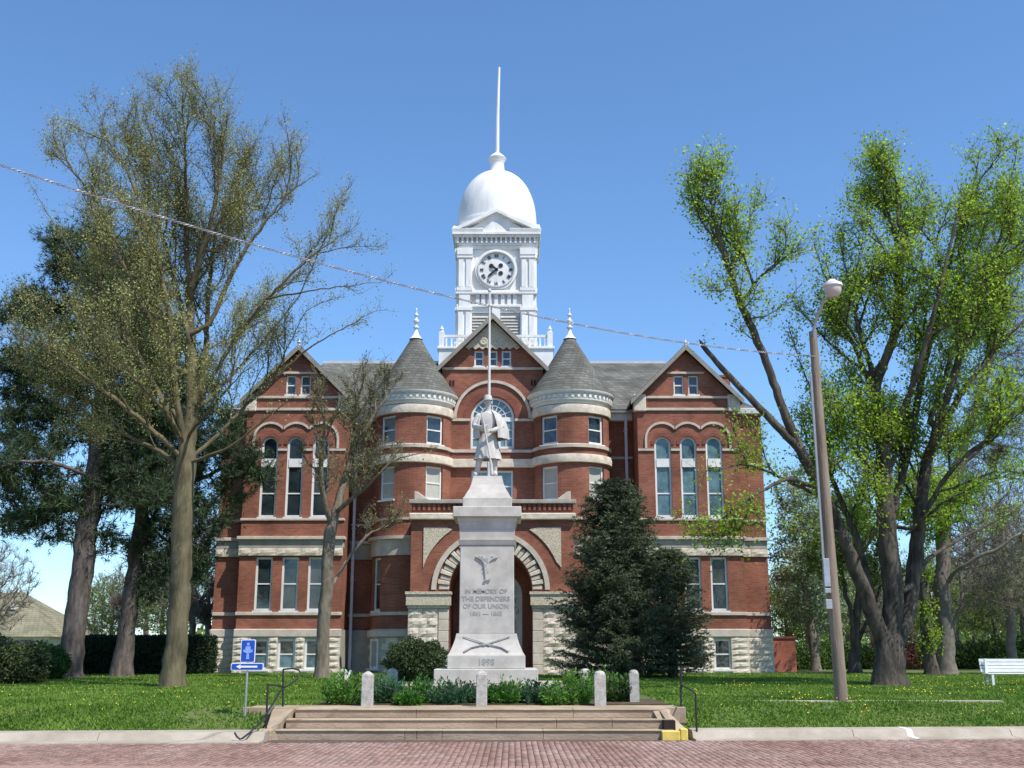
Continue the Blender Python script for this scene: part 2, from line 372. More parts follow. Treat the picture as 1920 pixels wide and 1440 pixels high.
def window(xc, z0, z1, w_, Y, T=None, arch=False, fw=.088, rails=(.5,), transom=None, glass=None, mull=0, parent=None, fm='white', glass2=None):
    """frame + sash rails as one mesh, panes as sub-parts; Y is the wall face"""
    T = T or I; yi = Y+.09; mb = MB(); r = w_/2; zt = z1-r if arch else z1
    mb.box(xc-r, xc-r+fw, yi, yi+.09, z0, zt, T); mb.box(xc+r-fw, xc+r, yi, yi+.09, z0, zt, T)
    mb.box(xc-r+fw, xc+r-fw, yi, yi+.09, z0, z0+fw, T)
    if arch: mb.strip(arc(xc, zt, r-fw, 0, 180, 14), arc(xc, zt, r, 0, 180, 14), yi, yi+.09, T)
    else: mb.box(xc-r+fw, xc+r-fw, yi, yi+.09, z1-fw, z1, T)
    lo, hi = z0+fw, (transom[0] if transom else (zt if arch else z1-fw))
    cuts = [lo]
    for q in rails:
        zz = lo+(hi-lo)*q; mb.box(xc-r+fw, xc+r-fw, yi+.015, yi+.075, zz-.028, zz+.028, T); cuts.append(zz)
    cuts.append(hi)
    if transom: mb.box(xc-r+fw-.002, xc+r-fw+.002, yi-.03, yi+.08, transom[0], transom[1], T)
    for q in range(mull):
        xx = xc-r+w_*(q+1)/(mull+1); mb.box(xx-.02, xx+.02, yi+.02, yi+.07, z0+fw, hi, T)
    mb.box(xc-r-.05, xc+r+.05, Y-.06, yi+.09, z0-.07, z0, T)
    f = mb.build('window', M[fm], parent or court)
    g = M[glass or 'glass']
    for i, (a, b) in enumerate(zip(cuts, cuts[1:])):
        if glass is None or glass == 'glass': g = M[random.choice(['glass','glass','glass','glass2'])]
        MB().add([T(xc-r+fw, yi+.045+.012*i, a), T(xc+r-fw, yi+.045+.012*i, a), T(xc+r-fw, yi+.045+.012*i, b), T(xc-r+fw, yi+.045+.012*i, b)], [(0,1,2,3)]).build('pane', M[glass2] if (glass2 and i == 1) else g, f)
    if (glass is None or glass == 'glass') and w_ > .6 and z1-z0 < 3 and random.random() < .25:
        bl = (cuts[-1]-cuts[-2])*random.uniform(.25, .9)
        MB().add([T(xc-r+fw, yi+.052, cuts[-1]-bl), T(xc+r-fw, yi+.052, cuts[-1]-bl), T(xc+r-fw, yi+.052, cuts[-1]), T(xc-r+fw, yi+.052, cuts[-1])], [(0,1,2,3)]).build('window_blind', M['blind2'], f)
    if arch:
        base = transom[1] if transom else zt
        pts = [(xc-r+fw, base), (xc+r-fw, base)]+arc(xc, zt, r-fw, 0, 180, 14)
        if base >= zt: pts = [(xc-r+fw, base), (xc+r-fw, base)]+arc(xc, base, r-fw, 8, 172, 14)
        n = len(pts); MB().add([T(x, yi+.045, z) for x, z in pts], [tuple(range(n))]).build('pane', g, f)
    return f
def band(x0, x1, Y, z0, z1, m_='stone_smooth', name='stone_band', depth=.3, bevel=.012):
    mb = MB(); mb.box(CX+x0, CX+x1, Y, Y+depth, z0, z1); return mb.build(name, M[m_], court, bevel=bevel)

# rough stone block meshes
blk = []
for k in range(6):
    bm = bmesh.new(); g = 4
    grid = [[None]*(g+1) for _ in range(4)]
    for a in range(4):
        for b in range(g+1):
            edge = a in (0, 3) or b in (0, g)
            d = 0 if edge else -random.uniform(.12, .5)
            jx = 0 if b in (0, g) else random.uniform(-.07,.07); jz = 0 if a in (0, 3) else random.uniform(-.08,.08)
            grid[a][b] = bm.verts.new((b/g-.5+jx, d, a/3-.5+jz))
    for a in range(3):
        for b in range(g): bm.faces.new((grid[a][b], grid[a][b+1], grid[a+1][b+1], grid[a+1][b]))
    rim = [grid[0][b] for b in range(g+1)]+[grid[a][g] for a in range(1,4)]+[grid[3][b] for b in range(g-1,-1,-1)]+[grid[a][0] for a in range(2,0,-1)]
    back = [bm.verts.new((v.co.x, 1, v.co.z)) for v in rim]
    for i in range(len(rim)): j = (i+1) % len(rim); bm.faces.new((rim[i], back[i], back[j], rim[j]))
    me = bpy.data.meshes.new('stone_block'); bm.to_mesh(me); bm.free(); me.materials.append(M['stone']); blk.append(me)
def block(x0, x1, z0, z1, Y, th=.12, name='stone_block', rot=0, origin=None, gap=.012):
    o = link(name, random.choice(blk), court)
    p = Vector(I((x0+x1)/2, Y, (z0+z1)/2))
    if origin: p = Vector(origin)
    o.location = p; o.scale = (x1-x0-gap, th, z1-z0-gap); o.rotation_euler = (0, 0, rot); return o
def courses(x0, x1, z0, z1, Y, h, l, holes=(), th=.12, name='stone_block', mirror=False):
    n = int(round((z1-z0)/h)); h = (z1-z0)/n
    for r_ in range(n):
        za, zb = z0+r_*h, z0+(r_+1)*h; ivs = [(x0, x1)]
        for (a, b, c, d) in holes:
            if c < zb-.05 and d > za+.05:
                nv = []
                for (p, q) in ivs:
                    if b <= p or a >= q: nv.append((p, q)); continue
                    if a > p: nv.append((p, a))
                    if b < q: nv.append((b, q))
                ivs = nv
        for (p, q) in ivs:
            L_ = q-p
            if L_ < .06: continue
            k = max(1, int(round(L_/l))); cuts = [p]
            for i in range(1, k): cuts.append(p+L_*(i+random.uniform(-.22,.22)+(.18 if r_ % 2 else -.18))/k)
            cuts.append(q)
            for a, b in zip(cuts, cuts[1:]): block(a, b, za, zb, Y, th, name)
    mb = MB(); 
    loops = [(x0+.02, z0), (x1-.02, z0), (x1-.02, z1), (x0+.02, z1)]
    hs = [[(a-.0, c), (b+.0, c), (b+.0, d), (a-.0, d)] for (a, b, c, d) in holes if c < z1 and d > z0]
    wall(loops, hs, Y+.02, .22, 'foundation_wall', M['stone_grey'])

PW = [-1.15, 0, 1.15]
for s in (-1, 1):
    c0 = 8.8*s
    xa, xb = sorted((6.55*s, 11.05*s))
    g1 = [rect(c0+d, .74, 3.3, 5.6) for d in PW]; g2 = [archhole(c0+d, .74, 7.36, 10.98) for d in PW]
    g3 = [rect(c0+d, .46, 12.9, 13.8) for d in (-.33, .33)]
    wall([(xa,2.5),(xb,2.5),(xb,12.72),(c0,14.97),(xa,12.72)], g1+g2+g3, 50, .3, 'brick_wall', M['brick'])
    for j, d in enumerate(PW):
        gl = 'glass_blue' if s > 0 else 'glass'
        window(c0+d, 3.3, 5.6, .74, 50, glass='glass', glass2=None)
        window(c0+d, 7.36, 10.98, .74, 50, arch=True, rails=(.45,), transom=(9.6, 9.98), glass=gl)
        window(c0+d, .82, 2.1, .74, 49.9, rails=(.5,), glass='glass_blue' if (s < 0) else 'glass', glass2='glass')
    for d in (-.33, .33): window(c0+d, 12.9, 13.8, .46, 50, fw=.06)
    # returns of the pavilion
    for xx, y1 in ((xa, 52.3 if s > 0 else 51), (xb, 51 if s > 0 else 52.3)):
        MB().add([I(xx,50,2.5), I(xx,y1,2.5), I(xx,y1,12.72), I(xx,50,12.72)], [(0,1,2,3)]).build('brick_wall', M['brick'], court)
        mb = MB(); mb.box(CX+xx-.05, CX+xx+.05, 50.0, y1, .5, 2.5); mb.build('foundation_wall', M['stone_grey'], court)
    # stone dressing
    band(xa-.05, xb+.05, 49.93, 7.2, 7.3); band(xa-.05, xb+.05, 49.93, 3.1, 3.24)
    band(xa-.12, xb+.12, 49.78, 6.36, 6.50, depth=.5); band(xa-.05, xb+.05, 49.90, 6.0, 6.36, 'stone_grey', 'frieze', .4)  # frieze coloured grey for the shade below the projecting slab
    courses(xa-.04, xb+.04, 5.66, 6.0, 49.9, .34, .95, th=.08, name='lintel_stone')
    band(xa-.06, xb+.06, 49.86, 2.18, 2.52, 'stone_smooth', 'water_table', .4, .03)
    courses(xa-.06, xb+.06, .6, 2.18, 49.9, .27, .62, holes=[(c0+d-.37, c0+d+.37, .82, 2.1) for d in PW])
    # hood arches, scalloped
    mb = MB(); rr = .74
    zc = 10.86; t = math.degrees(math.acos(.575/rr))
    for j, d in enumerate(PW):
        a0 = 0 if j == 2 else t; a1 = 180 if j == 0 else 180-t
        mb.strip(arc(c0+d, zc, rr-.055, a0, a1, 14), arc(c0+d, zc, rr+.045, a0, a1, 14), 49.93, 50.05, I)
    for q in (c0-1.15-rr, c0+1.15+rr): mb.box(CX+q-.05, CX+q+.05, 49.93, 50.05, 10.42, zc)
    mb.build('hood_arch', M['stone_smooth'], court)
    mb = MB()
    segs = [(xa, c0-1.15-.37), (c0-1.15+.37, c0-.37), (c0+.37, c0+1.15-.37), (c0+1.15+.37, xb)]
    for a, b in segs: mb.box(CX+a, CX+b, 49.94, 50.06, 10.32, 10.42)
    mb.build('impost_band', M['stone_smooth'], court)
    for d in PW:      # inner brick ring over the tall windows
        mb = MB(); mb.strip(arc(c0+d, 10.61, .37, 0, 180, 14), arc(c0+d, 10.61, .52, 0, 180, 14), 49.965, 50.02, I); mb.build('brick_arch', M['brick_dark'], court)
    band(xa+.3, xb-.3, 49.93, 12.72, 12.83); band(xa, xb, 49.93, 12.16, 12.28); band(c0-.85, c0+.85, 49.93, 13.86, 13.96)
    for q in (xa+.12, xb-.12):
        mb = MB(); mb.box(CX+q-.28, CX+q+.28, 49.86, 50.2, 12.12, 12.9); mb.build('kneeler_stone', M['stone'], court, bevel=.03)
    # gable roof of pavilion
    th = .13; e = 2.55
    for q in (-1, 1):
        p0 = (c0, 15.05); p1 = (c0+q*e, 15.05-e*1.0)
        mb = MB(); mb.add([I(p0[0],49.68,p0[1]), I(p1[0],49.68,p1[1]), I(p1[0],49.68,p1[1]+th), I(p0[0],49.68,p0[1]+th*1.2),
                           I(p0[0],56.2,p0[1]), I(p1[0],56.2 if 0 else 54.5,p1[1]), I(p1[0],54.5,p1[1]+th), I(p0[0],56.2,p0[1]+th*1.2)],
                          [(0,1,2,3),(4,7,6,5),(0,4,5,1),(1,5,6,2),(2,6,7,3)])
        mb.build('gable_roof', M['shingle'], court)
        mb = MB(); mb.add([I(p0[0],49.64,p0[1]-.12), I(p1[0],49.64,p1[1]-.12), I(p1[0],49.64,p1[1]+.1), I(p0[0],49.64,p0[1]+.12),
                           I(p0[0],49.70,p0[1]-.12), I(p1[0],49.70,p1[1]-.12), I(p1[0],49.70,p1[1]+.1), I(p0[0],49.70,p0[1]+.12)],
                          [(0,1,2,3),(4,7,6,5),(0,4,5,1),(1,5,6,2),(2,6,7,3),(0,3,7,4)])
        mb.build('bargeboard', M['rake'], court)
    mb = MB(); mb.lathe([(.0,15.0),(.07,15.05),(.05,15.2),(.1,15.28),(.03,15.36),(.0,15.5)], CX+c0, 49.7, 8); mb.build('finial', M['greywhite'], court)
    # end section
    ea, eb = sorted((11.05*s, 12.26*s))
    wall([(ea,2.5),(eb,2.5),(eb,12.2),(ea,12.2)], [], 50.68, .3, 'brick_wall', M['brick'])
    MB().add([I(12.26*s,50.68,2.5), I(12.26*s,68,2.5), I(12.26*s,68,12.2), I(12.26*s,50.68,12.2)], [(0,1,2,3)]).build('brick_wall', M['brick'], court)
    band(ea, eb+.05*(s>0), 50.61, 7.2, 7.3); band(ea, eb, 50.61, 3.1, 3.24); band(ea-.08, eb+.08, 50.48, 6.36, 6.50, depth=.5)
    band(ea, eb, 50.58, 6.0, 6.36, 'stone_grey', 'frieze', .4); courses(ea, eb, 5.66, 6.0, 50.58, .34, .7, th=.08, name='lintel_stone')
    band(ea-.04, eb+.04, 50.54, 2.18, 2.52, 'stone_smooth', 'water_table', .4, .03); courses(ea, eb+.04*s, .6, 2.18, 50.58, .27, .62)
    band(11.5*s if s > 0 else eb-1.1, eb if s > 0 else 11.5*s+.0-.0 if False else (12.26 if s > 0 else -11.5), 50.61, 9.74, 9.86) if s > 0 else band(-12.26, -11.5, 50.61, 9.74, 9.86)
    mb = MB(); mb.box(CX+ea-.1, CX+eb+.15, 50.40, 51.2, 12.1, 12.38); mb.build('cornice', M['greywhite'], court, bevel=.03)
    mb = MB(); xo = 12.3*s
    mb.box(CX+min(xo, xo-.05), CX+max(xo, xo-.05), 50.62, 68, .6, 2.5); mb.build('foundation_wall', M['stone_grey'], court)
    # recess between pavilion and turret
    ra, rb = sorted((2.0*s, 6.55*s))
    wall([(ra,2.5),(rb,2.5),(rb,12.5),(ra,12.5)], [], 52.3, .3, 'brick_wall', M['brick'])
    for z0, z1, yy in ((7.2,7.3,52.24),(10.32,10.44,52.24),(3.1,3.24,52.24)): band(ra, rb, yy, z0, z1)
    band(ra, rb, 52.1, 6.36, 6.5, depth=.4); band(ra, rb, 52.2, 5.66, 6.36, 'stone_grey', 'frieze', .3)
    band(ra, rb, 52.15, .5, 2.5, 'stone_grey', 'foundation_wall', .4)
    mb = MB(); mb.box(CX+ra, CX+rb, 51.75, 52.4, 12.45, 12.62); mb.box(CX+ra, CX+rb, 51.95, 52.4, 12.1, 12.45)
    mb.build('cornice', M['greywhite'], court, bevel=.02)
    xd = 6.2*s if s > 0 else -6.32
    mb = MB(); zt = 12.2
    mb.box(CX+xd-.06, CX+xd+.06, 51.72, 51.84, .8, zt)
    for q in range(5): mb.box(CX+xd-.085, CX+xd+.085, 51.70, 52.3, 2.4+q*2.3, 2.46+q*2.3)
    mb.build('downspout', M['downspout'], court)

# foundation windows have an opening in the foundation wall; dark room walls behind all the panes
mb = MB(); mb.box(CX-12.2, CX+12.2, 52.6, 67.9, .6, 12.1); mb.build('inner_core', M['interior'], court)

# main roof: ridge, hipped ends
mb = MB(); ey = 51.7; z0 = 12.6
mb.add([I(-12.4,51.0,12.38), I(-6.5,ey,z0), I(6.5,ey,z0), I(12.4,51.0,12.38), I(8.9,58,16.42), I(-9.0,58,16.42), I(12.4,68,12.4), I(-12.4,68,12.4)],
       [(1,2,4,5),(0,1,5),(2,3,4),(3,6,4),(0,5,7),(6,7,5,4)])
mb.build('roof', M['shingle'], court)
mb = MB(); mb.box(CX-9.1, CX+9.0, 57.9, 58.1, 16.38, 16.52); mb.build('ridge_cap', M['greywhite'], court)
mb = MB(); mb.box(CX+11.0, CX+11.45, 53.2, 53.8, 12.5, 14.5); mb.box(CX+10.95, CX+11.5, 53.15, 53.85, 14.5, 14.6); mb.build('chimney', M['brick'], court)

# centre bay
hb = 2.35
bigw = archhole(.0, 2.0, 10.62, 13.05, 20)
lw = rect(0, 1.9, 8.16, 9.62); gw = [rect(d, .44, 14.52, 15.28) for d in (-.64, 0, .64)]
door = archhole(.35, 2.0, .7, 5.0, 16)
wall([(-hb,.66),(hb,.66),(hb,14.42),(0,16.75),(-hb,14.42)], [bigw, lw, door]+gw, 51.15, .35, 'brick_wall', M['brick'])
for d in (-.64, 0, .64): window(d, 14.52, 15.28, .44, 51.15, fw=.07)
# big arched window
mb = MB(); yi = 51.25
mb.strip(arc(0, 12.05, .90, 0, 180, 24), arc(0, 12.05, 1.0, 0, 180, 24), yi, yi+.12, I)
mb.box(CX-1, CX-.9, yi, yi+.12, 10.62, 12.05); mb.box(CX+.9, CX+1, yi, yi+.12, 10.62, 12.05); mb.box(CX-.9, CX+.9, yi, yi+.12, 10.62, 10.74)
mb.box(CX-.9, CX+.9, yi+.02, yi+.12, 11.92, 12.12)
for q in (-.32, .32): mb.box(CX+q-.05, CX+q+.05, yi+.01, yi+.11, 10.74, 11.92)
for q in (-.62, 0, .62): mb.box(CX+q-.015, CX+q+.015, yi+.03, yi+.09, 10.74, 11.92)
for q in (11.13, 11.52): mb.box(CX-.9, CX+.9, yi+.03, yi+.09, q-.015, q+.015)
for k in range(1, 8):
    t = math.pi*k/8; a = Vector((math.cos(t), math.sin(t))); n_ = Vector((-a.y, a.x))*.018
    pl = [(a*.3+n_), (a*.9+n_), (a*.9-n_), (a*.3-n_)]; mb.prism([(p.x, p.y+12.05) for p in pl], yi+.03, yi+.09, I)
mb.strip(arc(0, 12.05, .28, 0, 180, 12), arc(0, 12.05, .33, 0, 180, 12), yi+.03, yi+.09, I)
mb.strip(arc(0, 12.05, .6, 0, 180, 16), arc(0, 12.05, .63, 0, 180, 16), yi+.03, yi+.09, I)
f = mb.build('window', M['white'], court)
MB().add([I(x, yi+.07, z) for x, z in [(-.9,12.1)]+[(.9,12.1)]+arc(0,12.05,.9,4,176,20)], [tuple(range(23))]).build('pane', M['glass_blue'], f)
for a, b in ((-.9,-.32),(-.32,.32),(.32,.9)): MB().add([I(a,yi+.065,10.74), I(b,yi+.065,10.74), I(b,yi+.065,11.93), I(a,yi+.065,11.93)], [(0,1,2,3)]).build('pane', M['glass_blue'], f)
mb = MB(); mb.strip(arc(0, 12.05, 1.66, 0, 180, 30), arc(0, 12.05, 1.79, 0, 180, 30), 51.07, 51.2, I); mb.build('hood_arch', M['stone_smooth'], court)
mb = MB(); mb.strip(arc(0, 12.05, 1.04, 0, 180, 30), arc(0, 12.05, 1.32, 0, 180, 30), 51.115, 51.17, I); mb.build('brick_arch', M['brick_dark'], court)
band(-hb, -1.02, 51.07, 11.9, 12.02); band(1.02, hb, 51.07, 11.9, 12.02)
band(-hb, hb, 51.07, 14.34, 14.46); band(-hb, hb, 51.01, 10.42, 10.56); band(-hb, hb, 50.95, 9.74, 10.12, 'stone', depth=.4)
band(-hb, hb, 51.07, 10.14, 10.40, 'brick_dark', 'brick_band', .2)
for s in (-1, 1):
    mb = MB()
    for q in (0, .14): mb.box(CX+s*(1.82+q)-.04, CX+s*(1.82+q)+.04, 51.12, 51.17, 13.6, 13.85)
    mb.build('wall_vent', M['interior'], court)
window(0, 8.16, 9.62, 1.9, 51.15, rails=(.5,), mull=1, glass='glass_blue')
# carved gable panel with scalloped foot
pts = [(0,16.72)]; lo = [(-1.28,15.42)]
for k in range(8): lo += [(-1.28+.32*k+.16, 15.30), (-1.28+.32*(k+1), 15.42)]
mb = MB(); mb.prism([(0,16.70)]+lo, 51.02, 51.12, I); mb.build('carved_panel', M['carved'], court)
for s in (-1, 1):
    mb = MB(); mb.lathe([(0,0),(.18,0),(.2,.03),(.14,.05),(.1,.03),(0,.05)], 0, 0, 16)
    mb.v = [I(s*.42+x, 51.02-z, 15.68+y) for x, y, z in mb.v]; mb.build('rosette', M['carved'], court)
e = 2.62
for q in (-1, 1):
    p0 = (0, 16.86); p1 = (q*e, 16.86-e*1.0)
    mb = MB(); mb.add([I(p0[0],50.72,p0[1]-.1), I(p1[0],50.72,p1[1]-.1), I(p1[0],50.72,p1[1]+.1), I(p0[0],50.72,p0[1]+.14),
                       I(p0[0],58.0,p0[1]-.1), I(p1[0],56.0,p1[1]-.1), I(p1[0],56.0,p1[1]+.1), I(p0[0],58.0,p0[1]+.14)],
                      [(0,1,2,3),(4,7,6,5),(0,4,5,1),(1,5,6,2),(2,6,7,3)])
    mb.build('gable_roof', M['shingle'], court)
    mb = MB(); mb.add([I(p0[0],50.66,p0[1]-.16), I(p1[0],50.66,p1[1]-.16), I(p1[0],50.66,p1[1]+.08), I(p0[0],50.66,p0[1]+.12),
                       I(p0[0],50.73,p0[1]-.16), I(p1[0],50.73,p1[1]-.16), I(p1[0],50.73,p1[1]+.08), I(p0[0],50.73,p0[1]+.12)],
                      [(0,1,2,3),(4,7,6,5),(0,4,5,1),(1,5,6,2),(2,6,7,3),(0,3,7,4)])
    mb.build('bargeboard', M['rake'], court)
    MB().add([I(q*hb,51.15,12.5), I(q*hb,55,12.5), I(q*hb,55,14.42), I(q*hb,51.15,14.42)], [(0,1,2,3)]).build('brick_wall', M['brick'], court)

# turrets
TY = 51.3; TR = 1.74
for s in (-1, 1):
    tx = 3.62*s
    ops = []
    for a in (-39, 39): ops += [(a-15, a+15, 10.62, 11.92), (a-15, a+15, 8.12, 9.62)]
    ops += [(s*57-12, s*57+12, 3.3, 5.6), (s*57-12, s*57+12, .85, 2.1)]
    angs = sorted(set([a for a in range(-120, 121, 6)]+[o[0] for o in ops]+[o[1] for o in ops]))
    zs = sorted(set([2.5, 12.4]+[o[2] for o in ops if o[2] > 2.5]+[o[3] for o in ops if o[3] > 2.5]+[6.8]))
    def tp(a, r, z): return (CX+tx+r*math.sin(R(a)), TY-r*math.cos(R(a)), z)
    mb = MB()
    for a, b in zip(angs, angs[1:]):
        for p, q in zip(zs, zs[1:]):
            am, zm = (a+b)/2, (p+q)/2
            if any(o[0] < am < o[1] and o[2] < zm < o[3] for o in ops): continue
            mb.add([tp(a,TR,p), tp(b,TR,p), tp(b,TR,q), tp(a,TR,q)], [(0,1,2,3)])
    for (a, b, p, q) in ops:
        if p > 2.5:
            for t in (a, b): mb.add([tp(t,TR,p), tp(t,TR-.35,p), tp(t,TR-.35,q), tp(t,TR,q)], [(0,1,2,3)])
            mb.add([tp(a,TR,p), tp(b,TR,p), tp(b,TR-.35,p), tp(a,TR-.35,p)], [(0,1,2,3)]); mb.add([tp(a,TR,q), tp(b,TR,q), tp(b,TR-.35,q), tp(a,TR-.35,q)], [(0,1,2,3)])
    mb.build('turret_wall', M['brick'], court, smooth=True, ang=25)
    mb = MB(); mb.lathe([(TR-.5,2.4),(TR-.5,12.4)], CX+tx, TY, 20); mb.build('inner_core', M['interior'], court)
    mb = MB(); mb.lathe([(TR+.02,.5),(TR+.02,2.16)], CX+tx, TY, 24); mb.build('foundation_wall', M['stone_grey'], court)
    for (a, b, p, q) in ops:
        am = R((a+b)/2); wd = 2*TR*math.sin(R(b-a)/2)*1.0; ro = TR*math.cos(R(b-a)/2)
        def T(x, y, z, am=am, ro=ro): # x along tangent, y inwards from wall face 0
            return (CX+tx+(ro-y)*math.sin(am)+x*math.cos(am), TY-(ro-y)*math.cos(am)+x*math.sin(am), z)
        gl = 'glass'; g2 = None
        if 8 < p < 9: gl = 'blind'
        if p < 2.5: ro2 = ro+.16
        f = window(0, p, q, wd, -.14 if p < 2.5 else 0, T=T, glass=gl, fw=.09, glass2=g2)
    def ring(prof, name, m_, k=48, sm=True): mb = MB(); mb.lathe(prof, CX+tx, TY, k); return mb.build(name, M[m_], court, smooth=sm, ang=30)
    ring([(TR,2.16),(TR+.16,2.2),(TR+.16,2.44),(TR,2.52)], 'water_table', 'stone_smooth')
    ring([(TR,3.1),(TR+.06,3.1),(TR+.06,3.24),(TR,3.24)], 'stone_band', 'stone_smooth')
    ring([(TR,5.66),(TR+.08,5.66),(TR+.08,6.36),(TR+.22,6.36),(TR+.22,6.5),(TR,6.5)], 'cornice', 'stone_smooth')
    ring([(TR,7.2),(TR+.06,7.2),(TR+.06,7.3),(TR,7.3)], 'stone_band', 'stone_smooth')
    ring([(TR,9.74),(TR+.13,9.76),(TR+.15,9.95),(TR+.12,10.12),(TR,10.14)], 'stone_band', 'stone')
    ring([(TR,10.42),(TR+.1,10.42),(TR+.1,10.56),(TR,10.6)], 'sill_band', 'stone_smooth')
    ring([(TR,11.98),(TR+.09,12.0),(TR+.11,12.2),(TR+.08,12.38),(TR,12.4)], 'stone_band', 'stone')
    ring([(TR,12.42),(TR+.03,12.44),(TR+.05,12.52),(TR+.16,12.58),(TR+.17,12.64),(TR+.10,12.66),(TR+.10,12.84),(TR+.14,12.86),(TR+.26,12.92),(TR+.30,12.99),(TR+.30,13.06),(TR+.1,13.1)], 'cornice', 'offwhite')
    mb = MB(); nd = 44
    for k in range(nd):
        t = 2*math.pi*k/nd
        def T(x, y, z, t=t): return (CX+tx+(TR+.13-y)*math.sin(t)+x*math.cos(t), TY-(TR+.13-y)*math.cos(t)+x*math.sin(t), z)
        mb.box(-.06, .06, -.06, .06, 12.68, 12.83, T)
    mb.build('dentil_course', M['offwhite'], court)
    ring([(TR+.32,13.05),(TR+.30,13.09),(TR-.08,13.5),(.62,15.22),(.12,16.08),(0,16.1)], 'turret_roof', 'shingle')
    ring([(.32,15.86),(.22,15.98),(.14,16.1),(.09,16.24),(.07,16.36),(.14,16.42),(.14,16.47),(.06,16.52),(.05,16.62),(.13,16.70),(.14,16.78),(.06,16.86),(.04,16.96),(.1,17.03),(.1,17.08),(.035,17.14),(.03,17.28),(.045,17.32),(0,17.42)], 'finial', 'white', 14)
    for r_ in range(6):      # foundation stones around the turret
        a = -95+(8 if r_ % 2 else 0)
        while a < 90:
            stp = random.uniform(17, 24); b = a+stp
            z0_, z1_ = .6+r_*.26, .6+(r_+1)*.26
            hit = any(o[2] < 2.4 and b > o[0]-2 and a < o[1]+2 and z1_ > o[2] and z0_ < o[3] for o in ops)
            am = (a+b)/2
            outer = am*s > 18
            if not hit and outer:
                L_ = 2*(TR+.03)*math.sin(R(b-a)/2)
                block(0, L_, z0_, z1_, 0, .1, 'stone_block', R(am), tp(am, TR+.03, (z0_+z1_)/2))
            a = b

# porch
PX = .08; pw = 3.38; PYf = 47.3
out = [(PX-pw,3.6),(PX-pw,7.6),(PX+pw,7.6),(PX+pw,3.6)]
ocx = PX-.06
outl = [(PX-pw,3.58),(ocx-1.7,3.58)]+[(x, z) for x, z in arc(ocx, 4.05, 1.7, 180, 0, 28)]+[(ocx+1.7,3.58),(PX+pw,3.58),(PX+pw,7.3),(PX-pw,7.3)]
wall(outl, [], PYf, .3, 'porch_wall', M['brick'])
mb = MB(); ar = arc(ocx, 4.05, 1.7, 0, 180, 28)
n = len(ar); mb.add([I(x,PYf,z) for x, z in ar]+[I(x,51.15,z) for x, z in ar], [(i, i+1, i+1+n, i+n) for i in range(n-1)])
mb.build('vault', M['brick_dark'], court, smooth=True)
for s in (-1, 1):
    xs_ = PX+s*pw
    MB().add([I(xs_,PYf,3.58), I(xs_,51.15,3.58), I(xs_,51.15,7.5), I(xs_,PYf,7.5)], [(0,1,2,3)]).build('porch_wall', M['brick'], court)
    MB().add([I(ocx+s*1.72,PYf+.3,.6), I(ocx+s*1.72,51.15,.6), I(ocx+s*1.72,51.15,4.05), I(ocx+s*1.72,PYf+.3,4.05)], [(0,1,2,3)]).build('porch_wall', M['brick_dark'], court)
    a, b = sorted((ocx+s*1.72, PX+s*(pw+.06)))
    # pier: rock faced blocks with a smooth inner quoin strip, capital above
    q0, q1 = (a, b-.42) if s < 0 else (a+.42, b)
    courses(q0, q1, .6, 3.3, PYf-.08, .40, .75, th=.13)
    ia, ib = (b-.42, b) if s < 0 else (a, a+.42)
    for k in range(6):
        mb = MB(); mb.box(CX+ia+.005, CX+ib-.005, PYf-.12, PYf+.3, .6+k*.45+.005, .6+(k+1)*.45-.005); mb.build('quoin_stone', M['stone_smooth'], court, bevel=.015)
    mb = MB(); mb.box(CX+a-.02, CX+b+.02, PYf-.18, PYf+.4, 3.3, 3.42); mb.box(CX+a-.08, CX+b+.08, PYf-.24, PYf+.4, 3.42, 3.86); mb.box(CX+a-.12, CX+b+.12, PYf-.29, PYf+.4, 3.86, 3.97)
    mb.build('pier_capital', M['carved'], court)
    xo = PX+s*(pw+.03)
    mb = MB(); mb.box(CX+min(xo, xo-s*.2), CX+max(xo, xo-s*.2), PYf+.05, 51.15, .5, 3.58); mb.build('porch_side', M['stone'], court)
    # spandrel panel
    c1 = [(PX+s*(pw-.48), 6.72)]
    pts = [(PX+s*(pw-.52), 6.62), (PX+s*1.9, 6.62)]+[(ocx+s*2.95*math.cos(R(t)), 4.05+2.95*math.sin(R(t))) for t in (57, 50, 43, 36, 29, 23)]
    pts = [p for p in pts if abs(p[0]-PX) <= pw-.5]
    pts.append((PX+s*(pw-.52), 4.95))
    mb = MB(); mb.prism(pts, PYf-.05, PYf+.02, I); mb.build('spandrel_panel', M['carved'], court)
    mb = MB(); cxp = (PX+s*(pw-.1))
    mb.prism([(cxp, 7.78), (cxp, 8.12), (cxp-s*.15, 8.1), (cxp-s*.6, 7.78)], PYf-.1, PYf+.2, I); mb.build('corner_ornament', M['stone_smooth'], court, bevel=.02)
nv = 31
for k in range(nv):
    a, b = 180*k/nv+.45, 180*(k+1)/nv-.45
    if k % 2: r0, r1, pr = 1.72, 2.20, .10
    else: r0, r1, pr = 1.72, 2.14, .05
    mb = MB(); mb.strip(arc(ocx, 4.05, r0, a, b, 1), arc(ocx, 4.05, r1, a, b, 1), PYf-pr, PYf+.1, I)
    mb.build('voussoir', M['stone' if k % 2 else 'stone_smooth'], court, bevel=.02)
mb = MB(); mb.strip(arc(ocx, 4.05, 2.24, 0, 180, 32), arc(ocx, 4.05, 2.44, 0, 180, 32), PYf-.14, PYf+.05, I); mb.build('hood_arch', M['stone_smooth'], court)
mb = MB(); mb.box(CX+PX-pw-.1, CX+PX+pw+.1, PYf-.22, PYf+.5, 6.92, 7.2); mb.build('cornice', M['stone'], court, bevel=.04)
mb = MB()
k = 0
